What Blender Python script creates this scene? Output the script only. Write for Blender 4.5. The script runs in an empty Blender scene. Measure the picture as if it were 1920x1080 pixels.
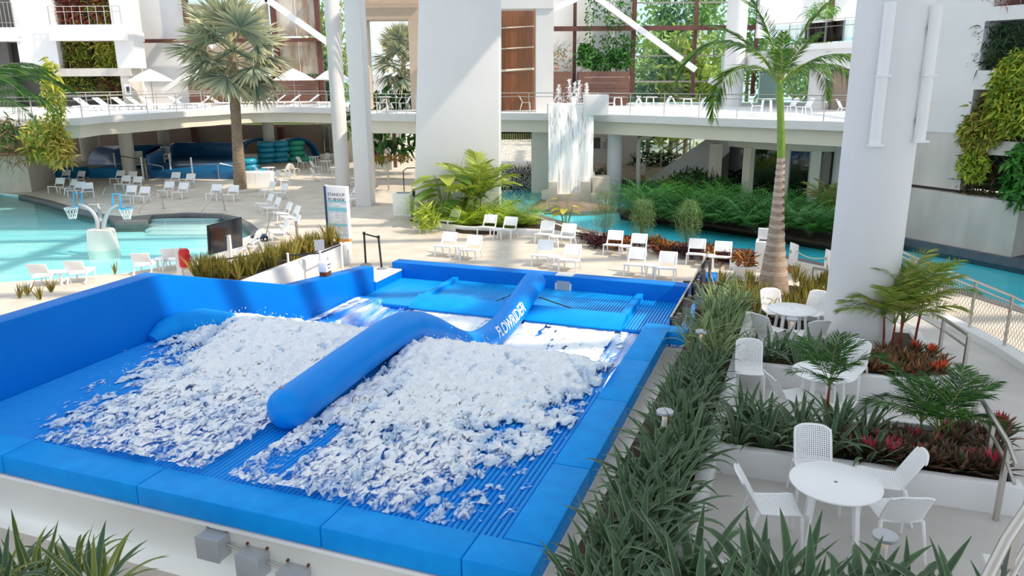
import bpy, bmesh, math, random
import numpy as np
from mathutils import Vector, Matrix
random.seed(11); rng=np.random.default_rng(11)
S=bpy.context.scene; C=S.collection
# ---------------------------------------------------------------- camera
F=1450.0; TH=math.radians(15.3); RO=math.radians(0.4); H=6.2
ct,st,cr,sr=math.cos(TH),math.sin(TH),math.cos(RO),math.sin(RO)
FWD=np.array([0,ct,-st]); DN=np.array([0,-st,-ct]); RT=np.array([1.,0,0])
cd=bpy.data.cameras.new('camera'); cam=bpy.data.objects.new('camera',cd); C.objects.link(cam)
cd.sensor_width=36; cd.lens=36*F/1920; cd.clip_end=400; cd.clip_start=.05
cx=Vector(RT*cr+DN*sr); cy=-Vector(-RT*sr+DN*cr); cz=-Vector(FWD)
M=Matrix((cx,cy,cz)).transposed().to_4x4(); M.translation=(0,0,H); cam.matrix_world=M
S.camera=cam
# ---------------------------------------------------------------- light and exposure
S.view_settings.view_transform='Standard'; S.view_settings.look='None'; S.view_settings.gamma=1
S.view_settings.use_curve_mapping=False; S.view_settings.exposure=0.5
W=bpy.data.worlds.new('sky'); S.world=W; W.use_nodes=True
nb=W.node_tree.nodes['Background']; nb.inputs[0].default_value=(.80,.90,1,1); nb.inputs[1].default_value=0.95
sd=bpy.data.lights.new('sun','SUN'); sd.energy=3.0; sd.angle=math.radians(1.2); sd.color=(1,.87,.70)
so=bpy.data.objects.new('sun',sd); C.objects.link(so); so.location=(30,-8,40)
SUN=Vector((.70,-.22,.78)).normalized()
so.rotation_euler=SUN.to_track_quat('Z','Y').to_euler()
# ---------------------------------------------------------------- where a ray through the lens meets a plane of the place
def ray(px,py):
    x=(px-960)/F; y=(py-540)/F
    return RT*(x*cr-y*sr)+DN*(x*sr+y*cr)+FWD
def P(px,py,z=0.0):
    r=ray(px,py); return Vector(np.array([0,0,H])+r*((z-H)/r[2]))
def V(px,py,Y):
    r=ray(px,py); return Vector(np.array([0,0,H])+r*(Y/r[1]))
def zt(y): return 1.3-.3*(y-8)/6.6                    # gently falling terrace floor
def T(px,py,dz=0.0):
    z=1.2
    for _ in range(12):
        p=P(px,py,z+dz); z=zt(p.y)
    return Vector((p.x,p.y,z))
# ---------------------------------------------------------------- materials
def lin(h):
    h=h.lstrip('#'); c=[int(h[i:i+2],16)/255 for i in (0,2,4)]
    return tuple((x/12.92 if x<=.04045 else ((x+.055)/1.055)**2.4) for x in c)
MATS={}
def mat(name,col,rough=.6,metal=0,var=0,scale=4,bump=0,bscale=40,col2=None,spec=.5,coat=0,stretch=None,trans=0):
    m=bpy.data.materials.new(name); m.use_nodes=True; nt=m.node_tree; b=nt.nodes['Principled BSDF']
    c=lin(col) if isinstance(col,str) else col
    b.inputs['Base Color'].default_value=(*c,1); b.inputs['Roughness'].default_value=rough
    b.inputs['Metallic'].default_value=metal; b.inputs['Specular IOR Level'].default_value=spec
    if coat: b.inputs['Coat Weight'].default_value=coat; b.inputs['Coat Roughness'].default_value=.08
    L=nt.links.new
    if var or bump:
        tc=nt.nodes.new('ShaderNodeTexCoord'); src=tc.outputs['Object']
        if stretch:
            mp=nt.nodes.new('ShaderNodeMapping'); mp.inputs['Scale'].default_value=stretch; L(src,mp.inputs[0]); src=mp.outputs[0]
    if var:
        n=nt.nodes.new('ShaderNodeTexNoise'); n.inputs['Scale'].default_value=scale; n.inputs['Detail'].default_value=6; L(src,n.inputs['Vector'])
        r=nt.nodes.new('ShaderNodeValToRGB'); c2=lin(col2) if col2 else tuple(x*(1-var) for x in c)
        r.color_ramp.elements[0].position=.35; r.color_ramp.elements[1].position=.68
        r.color_ramp.elements[0].color=(*c2,1); r.color_ramp.elements[1].color=(*c,1)
        L(n.outputs['Fac'],r.inputs[0]); L(r.outputs[0],b.inputs['Base Color'])
    if bump:
        n2=nt.nodes.new('ShaderNodeTexNoise'); n2.inputs['Scale'].default_value=bscale; n2.inputs['Detail'].default_value=4; L(src,n2.inputs['Vector'])
        bp=nt.nodes.new('ShaderNodeBump'); bp.inputs['Strength'].default_value=bump; bp.inputs['Distance'].default_value=.02
        L(n2.outputs['Fac'],bp.inputs['Height']); L(bp.outputs[0],b.inputs['Normal'])
    MATS[name]=m; return m
def glass(name,tint,fres=1.35,rough=.02,wave=None,minref=0.0,bumpd=.03):
    m=bpy.data.materials.new(name); m.use_nodes=True; nt=m.node_tree; L=nt.links.new
    nt.nodes.remove(nt.nodes['Principled BSDF']); out=nt.nodes['Material Output']
    t=nt.nodes.new('ShaderNodeBsdfTransparent'); t.inputs[0].default_value=(*tint,1)
    g=nt.nodes.new('ShaderNodeBsdfGlossy'); g.inputs['Roughness'].default_value=rough
    fr=nt.nodes.new('ShaderNodeFresnel'); fr.inputs[0].default_value=fres
    mx=nt.nodes.new('ShaderNodeMixShader'); L(t.outputs[0],mx.inputs[1]); L(g.outputs[0],mx.inputs[2])
    fac=fr.outputs[0]
    if minref:
        ma=nt.nodes.new('ShaderNodeMath'); ma.operation='MAXIMUM'; ma.inputs[1].default_value=minref; L(fac,ma.inputs[0]); fac=ma.outputs[0]
    L(fac,mx.inputs[0]); L(mx.outputs[0],out.inputs[0])
    if wave:
        tc=nt.nodes.new('ShaderNodeTexCoord'); mp=nt.nodes.new('ShaderNodeMapping'); mp.inputs['Scale'].default_value=wave
        n=nt.nodes.new('ShaderNodeTexNoise'); n.inputs['Scale'].default_value=1; n.inputs['Detail'].default_value=3
        L(tc.outputs['Object'],mp.inputs[0]); L(mp.outputs[0],n.inputs['Vector'])
        bp=nt.nodes.new('ShaderNodeBump'); bp.inputs['Strength'].default_value=1; bp.inputs['Distance'].default_value=bumpd
        L(n.outputs['Fac'],bp.inputs['Height']); L(bp.outputs[0],g.inputs['Normal']); L(bp.outputs[0],fr.inputs['Normal'])
    MATS[name]=m; return m
def leafmat(name,rough=.45,tl=.25):
    m=bpy.data.materials.new(name); m.use_nodes=True; nt=m.node_tree; L=nt.links.new; b=nt.nodes['Principled BSDF']; out=nt.nodes['Material Output']
    a=nt.nodes.new('ShaderNodeVertexColor'); a.layer_name='Col'
    L(a.outputs[0],b.inputs['Base Color']); b.inputs['Roughness'].default_value=rough; b.inputs['Specular IOR Level'].default_value=.35
    if tl:
        tr=nt.nodes.new('ShaderNodeBsdfTranslucent'); L(a.outputs[0],tr.inputs[0])
        mx=nt.nodes.new('ShaderNodeMixShader'); mx.inputs[0].default_value=tl
        L(b.outputs[0],mx.inputs[1]); L(tr.outputs[0],mx.inputs[2]); L(mx.outputs[0],out.inputs[0])
    MATS[name]=m; return m
def emit(name,col,s):
    m=mat(name,col); b=m.node_tree.nodes['Principled BSDF']; b.inputs['Emission Color'].default_value=(*lin(col),1); b.inputs['Emission Strength'].default_value=s; return m
mat('white',"#efeeee",.55,var=.04,scale=1.5); mat('white_wall',"#e4e3e3",.7,var=.05,scale=.6,bump=.05)
mat('cream',"#e6e0d0",.7,var=.06,scale=.8); mat('plastic',"#f4f4f5",.4); mat('tabletop',"#f1f1f3",.35)
mat('deck',"#d6ccc0",.75,var=1,col2="#c6bbae",scale=1.2,bump=.1,bscale=60)
mat('terrace',"#cdc9c5",.7,var=1,col2="#beb9b4",scale=.9,bump=.08,bscale=70)
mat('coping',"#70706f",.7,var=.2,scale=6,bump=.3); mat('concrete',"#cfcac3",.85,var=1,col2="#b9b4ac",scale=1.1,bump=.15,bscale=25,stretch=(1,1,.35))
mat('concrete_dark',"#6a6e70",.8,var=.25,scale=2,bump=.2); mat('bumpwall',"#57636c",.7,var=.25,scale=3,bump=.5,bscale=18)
mat('pool_floor',"#e2f8f8",.6,var=1,col2="#b0ebf1",scale=1.0,stretch=(.5,1.8,1)); mat('river_floor',"#86e4ea",.6,var=1,col2="#74dbe4",scale=1.1)
mat('vinyl',"#007ada",.45,var=1,col2="#0074d2",scale=.7,spec=.12); mat('vinyl_top',"#069df4",.55,var=1,col2="#0392ea",scale=3,spec=.15)
mat('slat_blue',"#0090ea",.45,spec=.25); mat('grate',"#12a4f0",.4,var=.1); mat('ride',"#2f97f2",.3,coat=.3)
mat('tube',"#0090f0",.42,var=1,col2="#0086e8",scale=1.5,spec=.2); mat('lettering',"#f2f7fb",.5); mat('black',"#161618",.5); mat('rubber',"#2b2c2e",.7)
mat('panel',"#dcd9d2",.6,var=.06,scale=1.2,bump=.05); mat('steel',"#c9c4be",.32,metal=.9); mat('steel_dull',"#a89d94",.45,metal=.6)
mat('brown',"#6a4238",.6,var=.15); mat('plank',"#7a5648",.65,var=.2,scale=3,stretch=(1,1,8)); mat('slatwood',"#a4622f",.55,var=.25,scale=2,stretch=(6,6,.6))
mat('ceil_wood',"#d8b490",.6,var=.1,stretch=(1,12,1)); mat('beige',"#cdb8a4",.7,var=.05); mat('taupe',"#9c8a7d",.7,var=.08)
mat('soil',"#4a3a2c",.95,var=.4,scale=12,bump=.6); mat('rust',"#6e3f22",.8); mat('zinc',"#b9bcc0",.5,metal=.2,var=.06,scale=8)
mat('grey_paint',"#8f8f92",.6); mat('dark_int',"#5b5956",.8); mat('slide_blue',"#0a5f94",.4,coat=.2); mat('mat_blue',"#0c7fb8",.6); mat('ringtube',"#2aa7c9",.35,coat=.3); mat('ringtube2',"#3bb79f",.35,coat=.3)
mat('red',"#d1232c",.45); mat('orange',"#e89a4a",.55); mat('teal_print',"#8fd0dd",.5); mat('print_dark',"#3c3c42",.6); mat('navy',"#1d3a66",.4); mat('hoop_blue',"#2fa9dc",.4)
mat('bark',"#a5917c",.9,var=1,col2="#7d6a58",scale=5,bump=.6,bscale=12,stretch=(1,1,6)); mat('bark_grey',"#b09d8c",.85,var=1,col2="#97816e",scale=6,bump=.3,stretch=(1,1,2)); mat('bark_dark',"#6f4f42",.85,var=.2,scale=8)
mat('ring_pale',"#cdb9a7",.85,var=.15,scale=9); mat('crownshaft',"#8aa935",.4,var=1,col2="#6f9230",scale=3); mat('redstem',"#8e3a22",.5,var=.2); mat('greenstem',"#5d7a35",.55)
mat('rock',"#8d7d6d",.9,var=.3,scale=3,bump=.8,bscale=6); mat('stone',"#d9cfc0",.85,var=.12,scale=2,bump=.3); mat('panel_worn',"#d9d2c8",.8,var=1,col2="#9c8268",scale=1.4,stretch=(1,1,.25))
mat('screen',"#0f1726",.12,spec=.9); mat('rope',"#c9c0b0",.8); mat('woodblock',"#a97858",.7); mat('net',"#f3f3f3",.7); mat('umbrella',"#f2f0ec",.7)
mat('foamstone',"#e9e4da",.8); mat('dome_green',"#35695c",.5); emit('lamp_glow',"#ffb765",2.2)
glass('pool_water',(.76,.97,.985),1.25,.05,(1.2,3.0,1),0,.010); glass('river_water',(.50,.88,.93),1.17,.05,(2,2.6,1),0,.010)
glass('pane',(.86,.97,.95),1.35,.02); glass('pane_dark',(.22,.25,.25),1.6,.03,minref=.1); glass('rail_glass',(.86,.95,.95),1.4); glass('dome_glass',(.93,.97,1),1.3)
leafmat('leaf'); leafmat('leaf_matt',.6,.15)
# soft falling-water material: white streaks over clear gaps
def fallmat(name,a,b,stretch,colr=(.93,.95,.97)):
    m=bpy.data.materials.new(name); m.use_nodes=True; nt=m.node_tree; L=nt.links.new; p=nt.nodes['Principled BSDF']; out=nt.nodes['Material Output']
    p.inputs['Base Color'].default_value=(*colr,1); p.inputs['Roughness'].default_value=.35
    t=nt.nodes.new('ShaderNodeBsdfTransparent'); t.inputs[0].default_value=(.9,.97,1,1); mx=nt.nodes.new('ShaderNodeMixShader')
    tc=nt.nodes.new('ShaderNodeTexCoord'); mp=nt.nodes.new('ShaderNodeMapping'); mp.inputs['Scale'].default_value=stretch
    n=nt.nodes.new('ShaderNodeTexNoise'); n.inputs['Scale'].default_value=1; n.inputs['Detail'].default_value=5
    r=nt.nodes.new('ShaderNodeMapRange'); r.inputs['From Min'].default_value=a; r.inputs['From Max'].default_value=b
    L(tc.outputs['Object'],mp.inputs[0]); L(mp.outputs[0],n.inputs['Vector']); L(n.outputs['Fac'],r.inputs['Value']); L(r.outputs[0],mx.inputs[0])
    L(t.outputs[0],mx.inputs[1]); L(p.outputs[0],mx.inputs[2]); L(mx.outputs[0],out.inputs[0]); MATS[name]=m; return m
fallmat('waterfall',.24,.50,(11,11,.4),(.97,.97,.98)); fallmat('ride_film',.42,.66,(3.0,.45,1)); leafmat('foam',.55,.15)
def lacefoam():                                        # foam broken into lace: fine holes open up where the foam is thin
    m=bpy.data.materials.new('foam_lace'); m.use_nodes=True; nt=m.node_tree; L=nt.links.new; p=nt.nodes['Principled BSDF']; out=nt.nodes['Material Output']
    a=nt.nodes.new('ShaderNodeVertexColor'); a.layer_name='Col'; L(a.outputs[0],p.inputs['Base Color']); p.inputs['Roughness'].default_value=.5
    tc=nt.nodes.new('ShaderNodeTexCoord'); n=nt.nodes.new('ShaderNodeTexNoise'); n.inputs['Scale'].default_value=5.5; n.inputs['Detail'].default_value=7; n.inputs['Roughness'].default_value=.62; n.inputs['Distortion'].default_value=1.3; mp=nt.nodes.new('ShaderNodeMapping'); mp.inputs['Scale'].default_value=(1.5,.8,1); L(tc.outputs['Object'],mp.inputs[0]); L(mp.outputs[0],n.inputs['Vector'])
    ad=nt.nodes.new('ShaderNodeMath'); ad.operation='ADD'; L(n.outputs['Fac'],ad.inputs[0]); L(a.outputs[1],ad.inputs[1])
    r=nt.nodes.new('ShaderNodeMapRange'); r.inputs['From Min'].default_value=.84; r.inputs['From Max'].default_value=.98; L(ad.outputs[0],r.inputs['Value'])
    n2=nt.nodes.new('ShaderNodeTexNoise'); n2.inputs['Scale'].default_value=26; n2.inputs['Detail'].default_value=5; L(tc.outputs['Object'],n2.inputs['Vector'])
    bp=nt.nodes.new('ShaderNodeBump'); bp.inputs['Strength'].default_value=.4; bp.inputs['Distance'].default_value=.03; L(n2.outputs['Fac'],bp.inputs['Height']); L(bp.outputs[0],p.inputs['Normal'])
    t=nt.nodes.new('ShaderNodeBsdfTransparent'); t.inputs[0].default_value=(.86,.95,1,1); mx=nt.nodes.new('ShaderNodeMixShader'); L(r.outputs[0],mx.inputs[0]); L(t.outputs[0],mx.inputs[1]); L(p.outputs[0],mx.inputs[2]); L(mx.outputs[0],out.inputs[0]); MATS['foam_lace']=m
lacefoam()
# ---------------------------------------------------------------- mesh helpers
KIDS={}
def reg(o,parent):
    if parent is not None: o.parent=parent; KIDS.setdefault(parent.name,[]).append(o)
class MB:
    def __init__(s): s.v=[]; s.f=[]
    def add(s,vs,fs):
        k=len(s.v); s.v+=[tuple(v) for v in vs]; s.f+=[tuple(i+k for i in f) for f in fs]; return s
    def box(s,c,d,rz=0,rx=0,ry=0):
        R=Matrix.Rotation(rz,3,'Z')@Matrix.Rotation(ry,3,'Y')@Matrix.Rotation(rx,3,'X'); c=Vector(c)
        vs=[c+R@Vector((x*d[0]/2,y*d[1]/2,z*d[2]/2)) for z in (-1,1) for x,y in ((-1,-1),(1,-1),(1,1),(-1,1))]
        return s.add(vs,[(3,2,1,0),(4,5,6,7),(0,1,5,4),(1,2,6,5),(2,3,7,6),(3,0,4,7)])
    def bb(s,a,b): return s.box([(a[i]+b[i])/2 for i in range(3)],[abs(b[i]-a[i]) for i in range(3)])
    def bar(s,a,b,w,h=None,up=(0,0,1)):
        a=Vector(a);b=Vector(b);d=(b-a).normalized();h=h or w
        u=Vector(up)
        if abs(d.dot(u))>.98: u=Vector((0,1,0))
        x=d.cross(u).normalized();y=x.cross(d)
        vs=[p+x*(i*w/2)+y*(j*h/2) for p in (a,b) for i,j in ((-1,-1),(1,-1),(1,1),(-1,1))]
        return s.add(vs,[(3,2,1,0),(4,5,6,7),(0,1,5,4),(1,2,6,5),(2,3,7,6),(3,0,4,7)])
    def tube(s,pts,r,n=8,cap=True,closed=False):
        pts=[Vector(p) for p in pts]; m=len(pts); rr=r if isinstance(r,(list,tuple)) else [r]*m
        vs=[];prev=None
        for i,p in enumerate(pts):
            a=pts[(i-1)%m] if (closed or i>0) else p; b=pts[(i+1)%m] if (closed or i<m-1) else p
            d=(b-a).normalized()
            if prev is None:
                u=Vector((0,0,1)) if abs(d.z)<.9 else Vector((0,1,0)); x=d.cross(u).normalized()
            else:
                x=(prev-d*prev.dot(d)).normalized()
            prev=x;y=d.cross(x)
            vs+=[p+(x*math.cos(q)+y*math.sin(q))*rr[i] for q in [2*math.pi*j/n for j in range(n)]]
        fs=[]
        for i in range(m if closed else m-1):
            for j in range(n):
                i2=(i+1)%m; fs.append((i*n+j,i*n+(j+1)%n,i2*n+(j+1)%n,i2*n+j))
        if cap and not closed: fs+=[tuple(range(n))[::-1],tuple((m-1)*n+j for j in range(n))]
        return s.add(vs,fs)
    def cyl(s,a,b,r,r2=None,n=12): return s.tube([a,b],[r,r if r2 is None else r2],n)
    def lathe(s,prof,n=24,c=(0,0,0)):
        vs=[(c[0]+r*math.cos(2*math.pi*j/n),c[1]+r*math.sin(2*math.pi*j/n),c[2]+z) for r,z in prof for j in range(n)]
        m=len(prof); fs=[(i*n+j,i*n+(j+1)%n,(i+1)*n+(j+1)%n,(i+1)*n+j) for i in range(m-1) for j in range(n)]
        if prof[0][0]>0: fs.append(tuple(range(n))[::-1])
        if prof[-1][0]>0: fs.append(tuple((m-1)*n+j for j in range(n)))
        return s.add(vs,fs)
    def prism(s,poly,z0,z1):
        n=len(poly); a=sum(poly[i][0]*poly[(i+1)%n][1]-poly[(i+1)%n][0]*poly[i][1] for i in range(n))
        if a<0: poly=poly[::-1]
        f0=z0 if callable(z0) else (lambda x,y:z0); f1=z1 if callable(z1) else (lambda x,y:z1)
        vs=[(p[0],p[1],f0(p[0],p[1])) for p in poly]+[(p[0],p[1],f1(p[0],p[1])) for p in poly]
        return s.add(vs,[tuple(range(n))[::-1],tuple(range(n,2*n))]+[(i,(i+1)%n,n+(i+1)%n,n+i) for i in range(n)])
    def sphere(s,c,r,n=12,m=8,sc=(1,1,1)):
        vs=[];fs=[]
        for i in range(m+1):
            t=math.pi*i/m
            for j in range(n):
                q=2*math.pi*j/n; vs.append((c[0]+r*sc[0]*math.sin(t)*math.cos(q),c[1]+r*sc[1]*math.sin(t)*math.sin(q),c[2]+r*sc[2]*math.cos(t)))
        for i in range(m):
            for j in range(n): fs.append((i*n+j,(i+1)*n+j,(i+1)*n+(j+1)%n,i*n+(j+1)%n))
        return s.add(vs,fs)
    def ribbon(s,pts,w,z0,z1,closed=False):       # a wall of width w along a plan polyline
        pts=[Vector((p[0],p[1])) for p in pts]; m=len(pts); vs=[]
        f0=z0 if callable(z0) else (lambda x,y:z0); f1=z1 if callable(z1) else (lambda x,y:z1)
        for i,p in enumerate(pts):
            a=pts[(i-1)%m] if (closed or i>0) else p; b=pts[(i+1)%m] if (closed or i<m-1) else p
            d=(b-a).normalized(); nn=Vector((-d.y,d.x))
            for q in (p-nn*w/2,p+nn*w/2): vs+=[(q.x,q.y,f0(q.x,q.y)),(q.x,q.y,f1(q.x,q.y))]
        fs=[]
        for i in range(m if closed else m-1):
            a=4*i;b=4*((i+1)%m)
            fs+=[(a+1,b+1,b+3,a+3),(a,a+2,b+2,b),(a,b,b+1,a+1),(a+2,a+3,b+3,b+2)]
        if not closed: fs+=[(0,1,3,2),(4*m-4,4*m-2,4*m-1,4*m-3)]
        return s.add(vs,fs)
def build(name,mb,m,parent=None,loc=(0,0,0),rz=0,bevel=0,smooth=True,fix=True,kind=None):
    me=bpy.data.meshes.new(name); me.from_pydata(mb.v,[],mb.f); 
    if bevel or fix:
        b=bmesh.new(); b.from_mesh(me)
        if fix: bmesh.ops.recalc_face_normals(b,faces=b.faces)
        if bevel: bmesh.ops.bevel(b,geom=[e for e in b.edges if len(e.link_faces)==2 and e.calc_face_angle(0)>.5],offset=bevel,segments=2,affect='EDGES',profile=.5)
        b.to_mesh(me); b.free()
    if smooth: me.shade_smooth(); me.set_sharp_from_angle(angle=math.radians(38))
    me.materials.append(MATS[m]); o=bpy.data.objects.new(name,me); C.objects.link(o)
    o.location=loc; o.rotation_euler=(0,0,rz); reg(o,parent)
    if kind: o['kind']=kind
    return o
def tag(o,label,cat,group=None,kind=None):
    o['label']=label; o['category']=cat
    if group: o['group']=group
    if kind: o['kind']=kind
    return o
def thing(name,label,cat,loc=(0,0,0),rz=0,group=None):
    o=bpy.data.objects.new(name,None); C.objects.link(o); o.empty_display_size=.1
    o.location=loc; o.rotation_euler=(0,0,rz); return tag(o,label,cat,group)
def struct(name,mb,m,parent=None,**k):
    o=build(name,mb,m,parent,**k)
    if not parent: o['kind']='structure'
    return o
def dup(o,loc=None,rz=None,label=None,group=None,parent=None):
    c=o.copy(); C.objects.link(c)
    if parent: reg(c,parent)
    if loc is not None: c.location=loc
    if rz is not None: c.rotation_euler=(0,0,rz)
    if label: c['label']=label
    if group: c['group']=group
    for ch in list(KIDS.get(o.name,())):
        dup(ch,parent=c)
    return c
# ---------------------------------------------------------------- leaf blades, all at once
def norm(a): return a/np.maximum(np.linalg.norm(a,axis=-1,keepdims=True),1e-9)
class LB:
    def __init__(s): s.v=[];s.q=[];s.c=[];s.n=0
    def raw(s,v,q,c): s.v.append(v); s.q.append(q+s.n); s.c.append(c if c.shape[1]==4 else np.concatenate([c,np.ones((len(c),1))],1)); s.n+=len(v)
    def blades(s,base,d,L,Wd,droop=0,k=2,roll=None,col=None,fold=.0,prof=None,tip=None):
        base=np.asarray(base,float); N=len(base); d=norm(np.asarray(d,float)); L=np.broadcast_to(L,(N,)); Wd=np.broadcast_to(Wd,(N,)); droop=np.broadcast_to(droop,(N,))
        t=np.linspace(0,1,k+1); up=np.zeros((N,3)); up[:,2]=1
        sd=np.cross(d,up); bad=np.linalg.norm(sd,axis=1)<.05; sd[bad]=(1,0,0); sd=norm(sd); nn=np.cross(sd,d)
        if roll is None: roll=rng.uniform(-.6,.6,N)
        roll=np.broadcast_to(roll,(N,)); sd2=sd*np.cos(roll)[:,None]+nn*np.sin(roll)[:,None]; nn2=np.cross(sd2,d)
        p=base[:,None]+d[:,None]*(L[:,None]*t)[...,None]; p[...,2]-=(droop*L)[:,None]*t**2
        if prof is None: w=np.minimum(1,(t*3.2+.25))*np.clip((1-t)**.6,.03,1)
        else: w=prof(t)
        w=(Wd[:,None]*w)[...,None]*.5
        if fold:
            vs=np.stack([p-sd2[:,None]*w,p-nn2[:,None]*w*fold,p+sd2[:,None]*w],2); m=3
        else: vs=np.stack([p-sd2[:,None]*w,p+sd2[:,None]*w],2); m=2
        idx=np.arange(N*(k+1)*m).reshape(N,k+1,m)
        q=np.stack([idx[:,:-1,:-1],idx[:,:-1,1:],idx[:,1:,1:],idx[:,1:,:-1]],-1).reshape(-1,4)
        if col is None: col=(.1,.3,.05)
        col=np.broadcast_to(np.asarray(col,float),(N,3)); cc=np.repeat(col,(k+1)*m,0).reshape(N,k+1,m,3).copy()
        if tip is not None: cc=cc*(1-t[None,:,None,None]**2)+np.asarray(tip)*t[None,:,None,None]**2
        s.raw(vs.reshape(-1,3),q,cc.reshape(-1,3)); return s
    def tube(s,pts,r,col,n=5):
        mb=MB().tube(pts,r,n,cap=False); s.raw(np.array(mb.v),np.array(mb.f),np.broadcast_to(np.array(col),(len(mb.v),3)).copy()); return s
    def mesh(s,name,m='leaf',smooth=True):
        v=np.concatenate(s.v);q=np.concatenate(s.q);c=np.concatenate(s.c)
        me=bpy.data.meshes.new(name); me.vertices.add(len(v)); me.vertices.foreach_set('co',v.astype(np.float32).ravel())
        me.loops.add(q.size); me.loops.foreach_set('vertex_index',q.astype(np.int32).ravel()); me.polygons.add(len(q))
        me.polygons.foreach_set('loop_start',np.arange(0,q.size,4,dtype=np.int32)); me.update(calc_edges=True)
        a=me.color_attributes.new('Col','FLOAT_COLOR','POINT'); a.data.foreach_set('color',c.astype(np.float32).ravel())
        if smooth: me.shade_smooth()
        me.materials.append(MATS[m]); return me
    def obj(s,name,parent=None,m='leaf',loc=(0,0,0),rz=0,kind=None):
        o=bpy.data.objects.new(name,s.mesh(name,m)); C.objects.link(o); reg(o,parent); o.location=loc; o.rotation_euler=(0,0,rz)
        if kind: o['kind']=kind
        return o
def inst(name,me,parent=None,loc=(0,0,0),rot=(0,0,0),sc=1):
    o=bpy.data.objects.new(name,me); C.objects.link(o); reg(o,parent); o.location=loc; o.rotation_euler=rot; o.scale=(sc,)*3 if not hasattr(sc,'__len__') else sc; return o
def mixcol(cols,N,j=.15):
    c=np.array([lin(x) for x in cols]); return c[rng.integers(0,len(c),N)]*rng.uniform(1-j,1+j,(N,1))
def smoothnoise(x,y,seed=0,oct=4):
    r=np.random.default_rng(seed); out=0;amp=1;tot=0
    for o in range(oct):
        g=r.random((256,256)); xi=np.floor(x).astype(int);yi=np.floor(y).astype(int);fx=x-xi;fy=y-yi;fx=fx*fx*(3-2*fx);fy=fy*fy*(3-2*fy)
        G=lambda a,b:g[a%256,b%256]
        out=out+amp*((G(xi,yi)*(1-fx)+G(xi+1,yi)*fx)*(1-fy)+(G(xi,yi+1)*(1-fx)+G(xi+1,yi+1)*fx)*fy); tot+=amp; amp*=.55; x=x*2.03+7;y=y*2.03+3
    return out/tot
# ================================================================ deck, pools, terrace
SHADE_Y=11.7  # far edge of the unseen slab added to shade the near half
RA=-math.atan2(.35191,.93603); FLx,FLy=.35191,.93603
def R(n,u,z=0): return Vector((u*FLx+n*FLy,u*FLy-n*FLx,z))       # surf ride: n across, u along the flow
pool_px=[(-320,330),(-100,350),(40,366),(90,377),(130,389),(165,398),(200,405),(235,408),(290,403),(350,400),(410,402),(440,408),(462,418),(478,432),(477,446),(455,460),(400,478),(320,497),(235,512),(100,523),(0,529),(-150,533),(-330,535)]
POOL=[P(x,y,0) for x,y in pool_px]
river_px=[(900,388),(935,393),(1010,404),(1084,428),(1118,436),(1200,448),(1300,458),(1420,472),(1500,487),(1560,500),(1660,502),(1740,530),(1830,556),(1920,584),(2150,655)]
RIVER=[P(x,y,0) for x,y in river_px]+[Vector((26,22,0)),Vector((24,32,0)),Vector((17,36.5,0))]+[P(x,y,0) for x,y in [(1560,398),(1500,396),(1430,398),(1365,394),(1335,377),(1290,360),(1240,347),(1200,342),(1140,339),(1060,338),(990,344),(935,347),(880,350)]]
RIDE=[R(-12.6,6.6),R(-1.85,6.6),R(-1.85,16.2),R(-2.3,16.2),R(-2.3,22.5),R(-12.6,22.5)]
def floor_holes(name,outer,holes,z,m):
    bm=bmesh.new()
    for lp in [outer]+holes:
        vs=[bm.verts.new((p[0],p[1],z)) for p in lp]
        for i in range(len(vs)): bm.edges.new((vs[i],vs[(i+1)%len(vs)]))
    bmesh.ops.triangle_fill(bm,use_beauty=True,use_dissolve=False,edges=bm.edges)
    bmesh.ops.recalc_face_normals(bm,faces=bm.faces)
    if sum(f.normal.z for f in bm.faces)<0: bmesh.ops.reverse_faces(bm,faces=bm.faces)
    me=bpy.data.meshes.new(name); bm.to_mesh(me); bm.free(); me.materials.append(MATS[m]); o=bpy.data.objects.new(name,me); C.objects.link(o); o['kind']='structure'; return o
outer=[(-60,-4),(34,-4),(34,34),(34,80),(-60,80)]
floor_holes('floor',outer,[POOL,RIVER,RIDE],0,'deck')
def basin(name,poly,zf,m):
    mb=MB(); n=len(poly); mb.add([(p[0],p[1],zf) for p in poly]+[(p[0],p[1],0) for p in poly],[tuple(range(n))]+[(i,(i+1)%n,n+(i+1)%n,n+i) for i in range(n)])
    return struct(name,mb,m,smooth=False,fix=False)
basin('floor_pool',POOL,-.45,'pool_floor'); basin('floor_river',RIVER,-.27,'river_floor')
def sheet(name,poly,z,m,label):
    if sum(poly[i][0]*poly[i-1][1]-poly[i-1][0]*poly[i][1] for i in range(len(poly)))>0: poly=poly[::-1]
    mb=MB(); mb.add([(p[0],p[1],z) for p in poly],[tuple(range(len(poly)))]); return tag(build(name,mb,m,fix=False,smooth=False),label,'water',kind='stuff')
sheet('pool_water',POOL,-.12,'pool_water','pale turquoise rippled water of the pool with basketball hoops')
sheet('river_water',RIVER,-.09,'river_water','teal water of the lazy river winding past ferns and waterfall')
mb=MB(); mb.ribbon([P(x,y,0) for x,y in pool_px[2:16]],.34,-.3,.015); struct('trim_1',mb,'coping')
mb=MB(); mb.ribbon([P(x,y,0) for x,y in river_px],.38,-.6,.02); struct('trim_2',mb,'coping')
mb=MB(); mb.ribbon([P(x,y,0) for x,y in [(1430,398),(1365,394),(1335,377),(1290,360),(1240,347),(1200,342),(1140,339),(1060,338),(990,344),(935,347),(880,350)]],.5,-.7,.12); struct('trim_3',mb,'coping')
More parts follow.
